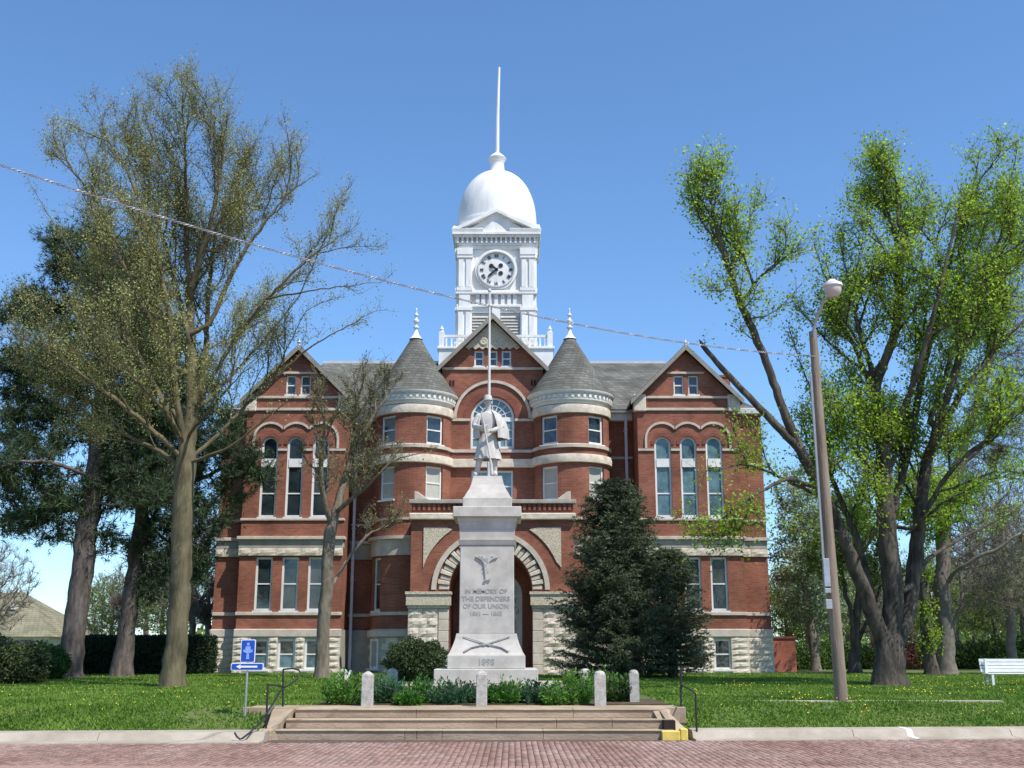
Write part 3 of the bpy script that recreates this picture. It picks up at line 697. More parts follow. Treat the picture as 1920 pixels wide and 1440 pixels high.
while k*.21 < 2*pw-.1: mb.box(CX+PX-pw+.05+k*.21, CX+PX-pw+.16+k*.21, PYf-.12, PYf+.05, 7.32, 7.58); k += 1
mb.box(CX+PX-pw, CX+PX+pw, PYf-.02, PYf+.1, 7.3, 7.6); mb.build('corbel_table', M['brick'], court)
mb = MB(); mb.box(CX+PX-pw-.12, CX+PX+pw+.12, PYf-.2, PYf+.4, 7.6, 7.76); mb.build('parapet_coping', M['stone_grey'], court, bevel=.02)
mb = MB(); mb.box(CX+PX-pw, CX+PX+pw, PYf+.3, 51.15, 7.0, 7.2); mb.build('porch_roof', M['stone_grey'], court)
mb = MB(); mb.box(CX-1.9, CX+1.9, PYf-.9, 51.15, .5, .8); mb.box(CX-2.2, CX+2.2, PYf-1.3, PYf-.9, .5, .73); mb.build('porch_floor', M['concrete'], court)
# door
mb = MB(); yi = 51.19; dc = .35
mb.strip(arc(dc, 4.0, .86, 0, 180, 20), arc(dc, 4.0, 1.0, 0, 180, 20), yi, yi+.12, I)
for q in (-1, -.06, .86): mb.box(CX+dc+q, CX+dc+q+(.14 if q != -.06 else .12), yi, yi+.12, .8, 4.0)
mb.box(CX+dc-.86, CX+dc+.86, yi+.01, yi+.12, 3.0, 3.16); mb.box(CX+dc-.86, CX+dc+.86, yi+.01, yi+.12, 3.92, 4.06)
for q in (-.86, .06):
    mb.box(CX+dc+q, CX+dc+q+.8, yi+.03, yi+.1, .8, 1.1); mb.box(CX+dc+q, CX+dc+q+.12, yi+.03, yi+.1, 1.1, 3.0); mb.box(CX+dc+q+.68, CX+dc+q+.8, yi+.03, yi+.1, 1.1, 3.0)
    mb.box(CX+dc+q+.12, CX+dc+q+.68, yi+.03, yi+.1, 1.85, 1.97)
f = mb.build('door', M['offwhite'], court)
MB().add([I(dc-.9,yi+.08,.8), I(dc+.9,yi+.08,.8), I(dc+.9,yi+.08,3.95), I(dc-.9,yi+.08,3.95)], [(0,1,2,3)]).build('pane', M['glass'], f)
MB().add([I(x,yi+.08,z) for x, z in arc(dc,4.0,.9,0,180,16)], [tuple(range(17))]).build('pane', M['glass_blue'], f)
mb = MB(); mb.tube([I(dc-.1,yi-.02,1.8), I(dc-.1,yi-.04,2.05)], .015, 6); mb.build('handle', M['black'], f)

# clock tower
tx0, TW, TF = .05, 2.12, 58.15; TC = TF+TW
def tb(mb, hw, z0, z1): mb.box(CX+tx0-hw, CX+tx0+hw, TC-hw, TC+hw, z0, z1)
mb = MB(); tb(mb, 3.0, 15.0, 17.1); tb(mb, 1.90, 17.1, 23.2)
tb(mb, 3.08, 17.0, 17.14)
for z0, z1, hw in ((17.14,17.5,2.32),(19.58,19.72,2.3),(20.30,20.44,2.36),(20.44,20.52,2.3),(22.9,23.1,2.22),(23.1,23.28,2.3),(23.28,23.5,2.2),(23.5,23.62,2.45),(23.62,23.78,2.56)): tb(mb, hw-.16, z0, z1)
tower = mb.build('clock_tower', M['white'], court, bevel=.015)
# per-face trim on four faces
def face_T(k):
    a = k*math.pi/2
    def T(x, y, z):   # x along face, y inward distance from the face plane at TW
        dx, dy = x, -(TW-y)
        return (CX+tx0+dx*math.cos(a)-dy*math.sin(a), TC+dx*math.sin(a)+dy*math.cos(a), z)
    return T
for k in range(4):
    T = face_T(k)
    for s in (-1, 1):
        mb = MB(); xc = s*1.70
        for (z0, z1) in ((17.5,19.58),(20.52,22.55)):
            mb.box(xc-.40, xc+.40, .0, .24, z0, z1, T)
            for q in (-.2, .2): mb.box(xc+q-.13, xc+q+.13, -.07, .05, z0+.18, z1-.3, T)
            mb.box(xc-.42, xc+.42, -.1, .1, z1-.2, z1-.03, T)
            mb.box(xc-.42, xc+.42, -.1, .1, z0-.05, z0+.14, T)
        mb.box(xc-.42, xc+.42, -.13, .2, 22.52, 22.9, T)
        mb.box(xc-.3, xc+.3, -.05, .25, 19.55, 20.55, T)
        mb.build('pilaster', M['white'], tower)
    mb = MB()
    mb.box(-.22, .22, .0, .25, 17.5, 19.58, T)
    mb.box(-1.3, 1.3, .1, .25, 19.3, 19.58, T)
    mb.build('mullion', M['white'], tower)
    mb = MB()
    for q in (-1.0, -.7, .7, 1.0, -.35, 0, .35): mb.box(q-.1, q+.1, .05, .24, 19.6, 20.4, T)
    for q in range(17): mb.box(-2.1+q*.262-.05, -2.1+q*.262+.05, -.12, .05, 23.2, 23.55, T)
    stuff(mb.build('dentils', M['white'], tower))
    mb = MB()
    for s in (-1, 1):
        mb.box(s*.76-.54, s*.76+.54, .18, .24, 17.5, 19.3, T)
        for q in range(10): mb.add([T(s*.76-.52, .18, 17.6+q*.17), T(s*.76+.52, .18, 17.6+q*.17), T(s*.76+.52, .10, 17.48+q*.17), T(s*.76-.52, .10, 17.48+q*.17)], [(0,1,2,3)])
    mb.build('louver', M['louver'], tower)
    # pediment
    mb = MB(); mb.prism([(-2.1,23.78),(2.1,23.78),(0,24.85)], .1, 1.2, T); mb.build('pediment', M['white'], tower)
    mb = MB()
    for s in (-1, 1): mb.prism([(s*2.40,23.76),(0,24.92),(0,25.1),(s*2.44,23.94)], -.28, 1.4, T)
    mb.build('pediment_cornice', M['white'], tower)
    # clock
    def disc(r0, r1, y0, y1, name, m_, k_=40):
        mb = MB(); mb.strip([(r0*math.cos(2*math.pi*i/k_), 21.72+r0*math.sin(2*math.pi*i/k_)) for i in range(k_)], [(r1*math.cos(2*math.pi*i/k_), 21.72+r1*math.sin(2*math.pi*i/k_)) for i in range(k_)], y0, y1, T, closed=True)
        return mb.build(name, M[m_], tower)
    mb = MB(); mb.add([T(1.0*math.cos(2*math.pi*i/40), .12, 21.72+1.0*math.sin(2*math.pi*i/40)) for i in range(40)], [tuple(range(40))]); mb.build('clock_face', M['white'], tower)
    disc(.96, 1.03, -.03, .22, 'clock_rim', 'greywhite'); disc(1.03, 1.14, .02, .22, 'clock_surround', 'white')
    if k in (0, 1):
        NUM = ['XII','I','II','III','IIII','V','VI','VII','VIII','IX','X','XI']
        for i, s_ in enumerate(NUM):
            a = math.pi/2-2*math.pi*i/12; mb = MB(); ww = {'I': .05, 'V': .13, 'X': .13}; tot = sum(ww[c_] for c_ in s_); u = -tot/2
            up = Vector((math.cos(a), math.sin(a))); rt = Vector((math.sin(a), -math.cos(a))); C0 = up*.79
            def seg(p, q, t_):
                P = C0+rt*p[0]+up*p[1]; Q = C0+rt*q[0]+up*q[1]; d = (Q-P).normalized(); n_ = Vector((-d.y, d.x))*t_
                mb.prism([(v.x, v.y+21.72) for v in (P+n_, Q+n_, Q-n_, P-n_)], .085, .115, T)
            for c_ in s_:
                ww_ = ww[c_]
                if c_ == 'I': seg((u+ww_/2,-.09),(u+ww_/2,.09),.014)
                if c_ == 'V': seg((u+.015,.09),(u+ww_/2,-.09),.016); seg((u+ww_-.015,.09),(u+ww_/2,-.09),.01)
                if c_ == 'X': seg((u+.015,.09),(u+ww_-.015,-.09),.016); seg((u+ww_-.015,.09),(u+.015,-.09),.01)
                u += ww_
            mb.build('numeral', M['black'], tower)
        for hx, hz in ((-.27,.22),(.24,.24),(.24,-.2)):
            mb = MB(); mb.prism([(hx+.125*math.cos(R(t)), 21.72+hz+.125*math.sin(R(t))) for t in range(0, 360, 24)], .09, .118, T); mb.build('dial_opening', M['black'], tower)
        for (L_, ang, wd) in ((.66, 222, .06), (.42, 140, .075)):
            d = Vector((math.cos(R(ang)), math.sin(R(ang)))); n_ = Vector((-d.y, d.x))
            P = [d*-.12+n_*wd*.6, d*L_*.75+n_*wd, d*L_, d*L_*.75-n_*wd, d*-.12-n_*wd*.6]
            mb = MB(); mb.prism([(p.x, 21.72+p.y) for p in P], .03, .06, T); mb.build('clock_hand', M['black'], tower)
# balustrade
mb = MB()
for sx_ in (-1, 1):
    for sy_ in (-1, 1):
        mb.box(CX+tx0+sx_*2.85-.14, CX+tx0+sx_*2.85+.14, TC+sy_*2.85-.14, TC+sy_*2.85+.14, 17.14, 17.95)
        mb.lathe([(.16,17.95),(.08,18.02),(.12,18.12),(.05,18.22),(0,18.35)], CX+tx0+sx_*2.85, TC+sy_*2.85, 8)
for s in (-1, 1):
    mb.box(CX+tx0-2.85, CX+tx0+2.85, TC+s*2.85-.06, TC+s*2.85+.06, 17.68, 17.8); mb.box(CX+tx0+s*2.85-.06, CX+tx0+s*2.85+.06, TC-2.85, TC+2.85, 17.68, 17.8)
    for q in range(20):
        v = -2.6+q*.274
        mb.box(CX+tx0+v-.045, CX+tx0+v+.045, TC+s*2.85-.045, TC+s*2.85+.045, 17.14, 17.68); mb.box(CX+tx0+s*2.85-.045, CX+tx0+s*2.85+.045, TC+v-.045, TC+v+.045, 17.14, 17.68)
mb.build('balustrade', M['white'], tower)
mb = MB(); dp = [(2.2,23.7),(2.2,24.7),(2.27,24.75),(2.27,24.9),(2.24,25.0)]+[(2.24*math.cos(R(t))**.86, 25.0+3.24*math.sin(R(t))**.93) for t in range(0, 90, 5)]+[(.02, 28.24)]
mb.lathe(dp, CX+tx0, TC, 48); mb.build('dome', M['white'], tower, smooth=True, ang=35)
mb = MB(); mb.lathe([(z0_[0], z0_[1]-.2) for z0_ in [(.46,28.25),(.50,28.42),(.43,28.52),(.40,28.8),(.39,29.05),(.49,29.2),(.53,29.32),(.44,29.42),(.30,29.55),(.16,29.66),(.1,29.7)]], CX+tx0, TC, 20); mb.build('lantern', M['white'], tower, smooth=True)
mb = MB(); mb.tube([(CX+tx0, TC, 29.4), (CX+tx0+.02, TC, 32), (CX+tx0+.1, TC, 34.9)], [.12, .10, .065], 10); mb.build('spire_pole', M['white'], tower)

# ------------------------------------------------------------------ monument
MX, MY = -.60, 28.0
mon = thing('war_memorial', 'tall pale granite war memorial with carved inscription in front of the entrance', 'monument', (MX, MY, .6))
def mbox(hw, z0, z1, name, m_='granite', hw1=None, bev=.015):
    mb = MB(); h1 = hw1 or hw; mb.frustum(MX, MY, z0, z1, hw, hw, h1, h1); return mb.build(name, M[m_], mon, bevel=bev)
mbox(1.9, .5, .86, 'platform', 'concrete')
mbox(1.2, .86, 1.19, 'base_slab'); mbox(.91, 1.19, 1.50, 'plinth')
# curved die base
mb = MB(); prof = [(.90,1.50),(.86,1.56),(.79,1.72),(.74,1.86),(.71,2.0)]
for (a, z0), (b, z1) in zip(prof, prof[1:]): mb.frustum(MX, MY, z0, z1, a, a, b, b)
mb.build('die_base', M['granite'], mon)
sh = mbox(.655, 2.0, 4.08, 'shaft', 'granite', .645)
mb = MB()
for hw, z0, z1 in ((.665,4.08,4.14),(.685,4.14,4.20),(.65,4.20,4.44),(.66,4.44,4.54),(.68,4.54,4.64),(.71,4.64,4.74)): mb.frustum(MX, MY, z0, z1, hw, hw, hw+.02, hw+.02)
mb.build('cornice_moulding', M['granite'], mon)
mbox(.825, 4.74, 4.99, 'cap_slab')
mbox(.60, 4.99, 5.24, 'statue_base'); 
mb = MB(); prof = [(.57,5.24),(.53,5.32),(.46,5.44),(.40,5.58),(.36,5.74)]
for (a, z0), (b, z1) in zip(prof, prof[1:]): mb.frustum(MX, MY, z0, z1, a, a, b, b)
mb.frustum(MX, MY, 5.74, 5.80, .36, .36, .35, .35)
mb.build('statue_pedestal', M['granite'], mon)
def text(body, size, x, y, z, parent, m_, depth=.006, rot=(R(90), 0, 0)):
    cu = bpy.data.curves.new('t', 'FONT'); cu.body = body; cu.size = size; cu.align_x = 'CENTER'; cu.align_y = 'CENTER'; cu.extrude = depth; cu.offset = size*.012
    o = bpy.data.objects.new('t', cu); col.objects.link(o); dg = bpy.context.evaluated_depsgraph_get()
    me = bpy.data.meshes.new_from_object(o.evaluated_get(dg)); bpy.data.objects.remove(o); me.materials.clear(); me.materials.append(m_)
    r = link('lettering', me, parent); Mx = Matrix.Translation((x, y, z)) @ Matrix.Rotation(rot[0], 4, 'X'); me.transform(Mx); return r
for i, (s_, sz) in enumerate((('IN MEMORY OF', .145), ('THE DEFENDERS', .155), ('OF OUR UNION', .15), ('1861 \u2014 1865', .14))):
    text(s_, sz, MX-.02, MY-.653, 2.98-i*.175, sh, M['engraved'])
text('1898', .2, MX, MY-.914, 1.345, mon, M['engraved'])
# crossed rifles in relief
mb = MB()
for s in (-1, 1):
    yb = lambda z: MY-(.90-(z-1.5)*.36)-.0
    P = [(MX-s*.55, 1.93), (MX+s*.0, 1.76), (MX+s*.35, 1.68), (MX+s*.52, 1.58)]
    mb.tube([(x, yb(z)+.0, z) for x, z in P], [.010, .013, .019, .025], 6)
    mb.tube([(MX-s*.15, yb(1.80), 1.80), (MX+s*.08, yb(1.72), 1.72)], .015, 6)
mb.build('crossed_rifles', M['engraved'], mon)
# carved emblem: trophy with spread wings above a hanging shaft
mb = MB(); yf = MY-.655
mb.prism([(MX-.28,3.80),(MX-.14,3.84),(MX-.02,3.80),(MX+.10,3.84),(MX+.26,3.78),(MX+.14,3.74),(MX+.06,3.68),(MX+.04,3.52),(MX+.05,3.34),(MX+.02,3.25),(MX-.03,3.25),(MX-.05,3.40),(MX-.06,3.62),(MX-.14,3.72)], yf-.03, yf+.01)
mb.build('emblem', M['granite2'], mon)
mb = MB()
for (x, z, r_) in ((-.12,3.76,.05),(-.03,3.72,.055),(.02,3.66,.03),(.12,3.79,.03),(-.05,3.58,.03),(-.05,3.48,.02),(.02,3.42,.018),(-.04,3.24,.035),(.06,3.26,.028),(-.2,3.79,.03)):
    mb.prism([(MX+x+r_*math.cos(R(t))*random.uniform(.7,1.4), z+r_*math.sin(R(t))*random.uniform(.6,1.3)) for t in range(0,360,45)], yf-.034, yf-.01)
mb.build('emblem_carving', M['engraved'], mon)

# soldier statue
SZ = 5.80
sol = thing('soldier_statue', 'pale stone soldier in greatcoat, cape and kepi holding a rifle, atop the granite memorial', 'statue', (MX, MY, SZ))
def skin(verts, edges, radii, name, m_, parent, sub=2, root=0):
    me = bpy.data.meshes.new(name); me.from_pydata(verts, edges, []); o = bpy.data.objects.new(name, me); col.objects.link(o)
    md = o.modifiers.new('s', 'SKIN'); ly = me.skin_vertices[0].data if me.skin_vertices else None
    for i, r_ in enumerate(radii): ly[i].radius = (r_, r_) if not isinstance(r_, tuple) else r_; ly[i].use_root = (i == root)
    sb = o.modifiers.new('b', 'SUBSURF'); sb.levels = sub; sb.render_levels = sub
    dg = bpy.context.evaluated_depsgraph_get(); m2 = bpy.data.meshes.new_from_object(o.evaluated_get(dg)); bpy.data.objects.remove(o)
    m2.materials.clear(); m2.materials.append(m_); m2.shade_smooth(); return link(name, m2, parent)
def S(x, y, z): return (MX+x, MY+y, SZ+z)
V_ = [S(0,.02,1.02), S(.0,.02,1.25), S(.0,.02,1.50), S(0,.0,1.68), S(0,-.01,1.76), S(-.01,-.03,1.92),
      S(-.11,0,.95), S(-.19,-.04,.55), S(-.29,.03,.12), S(-.33,-.14,.06),
      S(.11,.02,.95), S(.15,0,.55), S(.17,.05,.12), S(.2,-.14,.06),
      S(-.25,0,1.55), S(-.36,-.10,1.28), S(-.10,-.28,1.20), S(-.04,-.30,1.22),
      S(.25,0,1.55), S(.36,-.10,1.27), S(.10,-.28,1.14), S(.02,-.30,1.12)]
E_ = [(0,1),(1,2),(2,3),(3,4),(4,5),(0,6),(6,7),(7,8),(8,9),(0,10),(10,11),(11,12),(12,13),(2,14),(14,15),(15,16),(16,17),(2,18),(18,19),(19,20),(20,21)]
Rr = [.17,.17,.19,.09,.07,.10,.12,.10,.065,.055,.12,.10,.065,.055,.11,.085,.06,.05,.11,.085,.06,.05]
skin(V_, E_, Rr, 'body', M['granite2'], sol)
def folded(cx, cy, prof, k=48, folds=9, amp=.08, sx=1, sy=.8, ph=0, a0=0, a1=360):
    mb = MB(); m = k+1; vs = []
    for i, (r_, z) in enumerate(prof):
        f = i/(len(prof)-1)
        for j in range(m):
            t = R(a0+(a1-a0)*j/k); rr = r_*(1+amp*f*math.sin(folds*t+ph)+amp*.5*f*math.sin(5*t+1.3))
            vs.append((cx(f)+rr*math.cos(t)*sx, cy(f)+rr*math.sin(t)*sy, z))
    mb.add(vs, [(i*m+j, i*m+j+1, (i+1)*m+j+1, (i+1)*m+j) for i in range(len(prof)-1) for j in range(k)])
    return mb
# coat: waist to below the knee
mb = folded(lambda f: MX-.02*f, lambda f: MY+.02, [(.20,SZ+1.22),(.22,SZ+1.05),(.26,SZ+.85),(.31,SZ+.6),(.34,SZ+.46),(.30,SZ+.47)], folds=11, amp=.09)
mb.build('greatcoat', M['granite2'], sol, smooth=True, ang=60)
# cape: over shoulders, swept to the viewer's right
mb = folded(lambda f: MX+.10*f, lambda f: MY+.03, [(.09,SZ+1.74),(.17,SZ+1.70),(.28,SZ+1.60),(.38,SZ+1.42),(.43,SZ+1.22),(.42,SZ+.98),(.37,SZ+1.0)], folds=12, amp=.07, a0=-66, a1=228, sy=.72)
mb.build('cape', M['granite2'], sol, smooth=True, ang=60)
mb = MB(); mb.lathe([(.13,SZ+1.13),(.225,SZ+1.14),(.235,SZ+1.17),(.225,SZ+1.2),(.13,SZ+1.21)], MX, MY+.02, 24, sy=.8); mb.build('belt', M['granite2'], sol)
# head with face
mb = MB(); hz = SZ+1.93
prof = [(.02,hz-.15),(.055,hz-.135),(.078,hz-.09),(.092,hz-.03),(.098,hz+.03),(.09,hz+.08),(.06,hz+.12),(.0,hz+.135)]
mb.lathe(prof, MX-.01, MY-.03, 20, sx=.92, sy=1.08)
mb.add([(MX-.01,MY-.165,hz-.03),(MX-.035,MY-.125,hz-.045),(MX+.015,MY-.125,hz-.045),(MX-.01,MY-.13,hz+.03)], [(0,1,3),(0,3,2),(0,2,1)])
for s in (-1, 1):
    mb.tube([(MX-.01+s*.09,MY-.02,hz-.035),(MX-.01+s*.1,MY-.015,hz+.025)], .016, 6)
    mb.tube([(MX-.01+s*.05,MY-.118,hz+.035),(MX-.01+s*.018,MY-.128,hz+.033)], .010, 6)
mb.tube([(MX-.05,MY-.118,hz-.06),(MX-.01,MY-.135,hz-.055),(MX+.03,MY-.118,hz-.06)], .014, 6)
mb.build('head', M['granite2'], sol, smooth=True, ang=50)
mb = MB(); 
mb.add([], []); mb.lathe([(.106,hz+.055),(.112,hz+.08),(.104,hz+.12),(.09,hz+.165),(.08,hz+.175),(0,hz+.18)], MX-.01, MY-.035, 20)
vz = [(MX-.01+.11*math.cos(R(t)), MY-.035+.11*math.sin(R(t)), hz+.065) for t in range(200,341,20)]+[(MX-.01+.12*math.cos(R(t)), MY-.06+.15*math.sin(R(t)), hz+.035) for t in range(340,199,-20)]
mb.add(vz, [tuple(range(len(vz)))]); mb.build('kepi', M['granite2'], sol)
# hands with fingers round the barrel
for s, hx, hzz in ((-1, -.05, 1.24), (1, .03, 1.13)):
    vv = [S(hx+s*.05, -.27, hzz), S(hx, -.30, hzz)]; ee = [(0,1)]; rr_ = [.04,.042]
    for q in range(4):
        z_ = hzz-.035+q*.024; b = len(vv)
        vv += [S(hx-s*.03, -.335, z_), S(hx-s*.065, -.345, z_), S(hx-s*.075, -.315, z_)]; ee += [(1,b),(b,b+1),(b+1,b+2)]; rr_ += [.013,.012,.010]
    b = len(vv); vv += [S(hx-s*.0, -.30, hzz+.05), S(hx-s*.045, -.29, hzz+.055)]; ee += [(1,b),(b,b+1)]; rr_ += [.014,.012]
    skin(vv, ee, rr_, 'hand', M['granite2'], sol, 1)
rf = tag(MB().tube([S(.10,-.31,.03), S(.08,-.315,.30), S(.06,-.32,.42), S(-.10,-.34,1.30), S(-.17,-.34,1.62)], [.05,.04,.024,.02,.014], 8).build('rifle', M['granite2'], smooth=True),
    'pale stone rifle held upright across the statue soldier\'s chest', 'rifle')

# ------------------------------------------------------------------ granite posts and chains round the bed
posts = []
def post(px_, Y, h, hw, round_top=False, label=''):
    x = W(px_, 1300, Y)[0]; z0 = .50
    t = MB()
    t.box(x-hw, x+hw, Y-hw, Y+hw, z0-.05, z0+h-.07)
    if round_top: t.lathe([(hw*1.0,z0+h-.07),(hw*.9,z0+h-.03),(hw*.55,z0+h),(0,z0+h+.01)], x, Y, 12)
    else: t.frustum(x, Y, z0+h-.07, z0+h, hw, hw, .02, .02)
    o = t.build('granite_post', M['post'], bevel=.012); o.rotation_euler = (0, 0, 0)
    tag(o, label, 'post', 'granite posts round the memorial bed'); posts.append((x, Y, z0+h)); return o
post(689, 23.75, .70, .115, False, 'pyramid-topped granite post nearest the left end of the steps')
post(903, 23.55, .72, .11, False, 'granite post standing directly in front of the memorial base')
post(1125, 23.75, .70, .115, True, 'pale granite post at the right end of the flower bed front')
post(1189, 25.0, .70, .10, True, 'weathered round-topped granite post, rightmost of the bed')
post(735, 29.3, .66, .13, True, 'half-hidden granite post behind the plants left of the memorial')
post(1098, 29.3, .66, .13, True, 'half-hidden granite post behind the plants right of the memorial')
post(642, 26.2, .70, .10, True, 'leftmost granite post of the bed, beside the floodlight')
for i, (a, b, lb) in enumerate(((0,1,'thin drooping chain between the left front post and the middle post'),(1,2,'thin drooping chain between the middle post and the right front post'),(2,3,'thin drooping chain between the two right granite posts'))):
    A, B = Vector(posts[a]), Vector(posts[b]); A.z -= .2; B.z -= .2; mb = MB(); n = int((B-A).length/.055); 
    def cp(t): p = A.lerp(B, t); p.z -= .22*4*t*(1-t); return p
    for k in range(n):
        p, q = cp(k/n), cp((k+1)/n); d = (q-p); side = Vector((0,1,0)) if k % 2 else Vector((0,0,1)); m_ = (p+q)/2
        mb.tube([p, m_+side*.012, q, m_-side*.012, p], .005, 4, cap=False)
    tag(mb.build('chain', M['black']), lb, 'chain', 'chains between the granite posts')
# floodlight
fx, fy, fz = W(640, 1280, 24.6)
fl = thing('floodlight', 'pale ground floodlight tilted toward the statue at the bed\'s left edge', 'light', (fx, fy, .52))
MB().tube([(fx+.02,fy,.5),(fx-.02,fy,.72)], .02, 6).build('stake', M['black'], fl)
MB().tube([(fx-.05,fy-.05,.70),(fx-.04,fy,.80),(fx-.0,fy+.06,1.02),(fx+.02,fy+.09,1.10)], [.05,.09,.11,.10], 12).build('housing', M['post'], fl)
MB().tube([(fx+.10,fy,1.0),(fx+.19,fy+.03,1.2)], .025, 8).build('tube', M['white'], fl)

# ------------------------------------------------------------------ handrails
def rail(base, pts_list, label):
    t = thing('handrail', label, 'handrail', base, 'iron handrails at the ends of the steps')
    for nm, pts, r_ in pts_list: MB().tube(pts, r_, 8).build(nm, M['black'], t, smooth=True)
    return t
a0 = Vector(W(498, 1388, 22.0)); a1 = Vector(W(502, 1284, 22.0)); b0 = Vector(W(530, 1332, 23.4)); b1 = Vector(W(531, 1256, 23.4))
rail((a0.x, a0.y, 0), [('rail_post', [(a0.x,22,0),(a1.x,22,a1.z)], .02), ('rail_post', [(b0.x,23.4,.45),(b1.x,23.4,b1.z)], .02),
   ('top_rail', [W(502,1284,22.0), W(516,1285,22.4), W(527,1287,23.3), W(531,1287,23.4)], .018),
   ('scroll', [W(531,1255,23.4), W(548,1253,23.6), W(560,1256,23.8), W(564,1262,23.85), W(559,1270,23.8), W(548,1280,23.6), W(537,1287,23.4), W(531,1290,23.4)], .017),
   ('lower_rail', [W(530,1290,23.4), W(502,1335,22.0), W(488,1355,21.7), W(468,1374,21.4), W(455,1384,21.25), W(450,1386,21.2), W(444,1381,21.2), W(440,1374,21.25)], .018)],
   'black iron handrail with curled ends at the left end of the steps')
c0_ = Vector(W(1307,1387,22.05)); c1_ = Vector(W(1304,1300,22.05)); d0_ = Vector(W(1277,1332,23.5)); d1_ = Vector(W(1277,1250,23.5))
rail((c0_.x, 22.05, 0), [('rail_post', [(c0_.x,22.05,0),(c1_.x,22.05,c1_.z)], .02), ('rail_post', [(d0_.x,23.5,.45),(d1_.x,23.5,d1_.z)], .02),
   ('top_rail', [(c1_.x,22.05,c1_.z-.01), (c1_.x-.02,22.5,c1_.z+.05), (d1_.x+.02,23.4,d1_.z-.38), (d1_.x,23.5,d1_.z-.36)], .016)],
   'black iron handrail beside the yellow-painted block at the right end')

# ------------------------------------------------------------------ blue sign
sx0, _, sz0 = W(459, 1350, 22.9)
sg = thing('street_sign', 'blue directional sign with white arrow on thin metal post by the left lawn', 'sign', (sx0, 22.9, gz(sx0, 22.9)))
def q(px_, py_): p = W(px_, py_, 22.88); return p[0], p[2]
MB().tube([(sx0,22.9,gz(sx0,22.9)-.1),(sx0,22.9,q(465,1196)[1])], .02, 8).build('sign_post', M['metalgrey'], sg)
def rrect(x0, x1, z0, z1, r_, n=5):
    P = []
    for cx_, cz_, a in ((x1-r_,z1-r_,0),(x0+r_,z1-r_,90),(x0+r_,z0+r_,180),(x1-r_,z0+r_,270)):
        P += [(cx_+r_*math.cos(R(a+90*i/n)), cz_+r_*math.sin(R(a+90*i/n))) for i in range(n+1)]
    return P
sx1 = sx0
for nm, (w_, za, zb) in (('sign_panel', (.29, q(0,1242)[1], q(0,1199)[1])), ('arrow_panel', (.64, q(0,1257)[1], q(0,1243)[1]))):
    f = MB().prism(rrect(sx1-w_/2, sx1+w_/2, za, zb, .03), 22.87, 22.88).build(nm, M['signwhite'], sg)
    MB().prism(rrect(sx1-w_/2+.016, sx1+w_/2-.016, za+.016, zb-.016, .022), 22.864, 22.872).build('blue_field', M['signblue'], f)
    if nm == 'sign_panel':
        zm = (za+zb)/2; m = MB(); yy = 22.858
        m.prism([(sx1+.03*math.cos(R(t)), zm+.13+.03*math.sin(R(t))) for t in range(0,360,30)], yy, yy+.008)
        m.prism([(sx1-.045,zm+.09),(sx1+.045,zm+.09),(sx1+.06,zm-.02),(sx1+.02,zm-.02),(sx1+.03,zm-.16),(sx1-.03,zm-.16),(sx1-.02,zm-.02),(sx1-.06,zm-.02)], yy, yy+.008)
        m.prism([(sx1-.09,zm+.03),(sx1-.01,zm-.0),(sx1-.01,zm-.05),(sx1-.09,zm-.02)], yy-.002, yy+.006); m.prism([(sx1+.09,zm+.03),(sx1+.01,zm-.0),(sx1+.01,zm-.05),(sx1+.09,zm-.02)], yy-.002, yy+.006)
        m.build('pictogram', mat('pale_blue_symbol', (.22,.36,.72), .5, .05), f)
    else:
        zm = (za+zb)/2; yy = 22.858
        MB().prism([(sx1-.22,zm),(sx1-.13,zm+.045),(sx1-.13,zm+.018),(sx1+.2,zm+.018),(sx1+.2,zm-.018),(sx1-.13,zm-.018),(sx1-.13,zm-.045)], yy, yy+.008).build('arrow', M['signwhite'], f)

# ------------------------------------------------------------------ lamp pole, cable
lb = Vector(W(1578, 1316, 25.4)); lt = Vector(W(1524, 622, 25.4))
lp = thing('street_lamp', 'leaning wooden pole with globe street lamp on the right lawn', 'street lamp', (lb.x, 25.4, .54))
k = Vector((lb.x, 25.4, .4)); tp_ = Vector((lt.x, 25.4, lt.z))
MB().tube([k.lerp(tp_, t) for t in (0,.25,.5,.75,1)], [.145,.13,.12,.105,.09], 16).build('pole', M['wood'], lp, smooth=True)
MB().tube([tp_+Vector((0,0,-.5)), tp_+Vector((0,-.1,.0)), Vector(W(1530,600,25.2)), Vector(W(1545,562,24.9)), Vector(W(1556,556,24.7))], .035, 8).build('arm', M['metalgrey'], lp, smooth=True)
gp = Vector(W(1561, 541, 24.6))
mb = MB(); mb.lathe([(0,-.22),(.1,-.21),(.17,-.13),(.20,-.02),(.19,.06),(.12,.07)], gp.x, gp.y, 20)
mb.v = [(x, y, z+gp.z) for x, y, z in mb.v]; mb.build('lamp_globe', mat('lamp_glass', (.50,.44,.40), .3, .1), lp, smooth=True)
mb = MB(); mb.lathe([(0,.22),(.07,.21),(.12,.16),(.22,.11),(.23,.05),(.19,.04)], gp.x, gp.y, 20)
mb.v = [(x, y, z+gp.z) for x, y, z in mb.v]; mb.build('lamp_hood', M['offwhite'], lp, smooth=True)
mb = MB(); 
for (py0, py1) in ((1047, 1100), (1103, 1112), (1124, 1142)):
    z0_, z1_ = W(0, py1, 25.2)[2], W(0, py0, 25.2)[2]; t = (z0_-k.z)/(tp_.z-k.z); xx = k.lerp(tp_, t).x-.15
    mb.box(xx-.08, xx+.06, 25.2, 25.32, z0_, z1_)
mb.build('meter_box', M['metalgrey'], lp, bevel=.01)
z0_ = W(0,1115,25.2)[2]; t = (z0_-k.z)/(tp_.z-k.z); z1_ = W(0,700,25.2)[2]; t1 = (z1_-k.z)/(tp_.z-k.z)
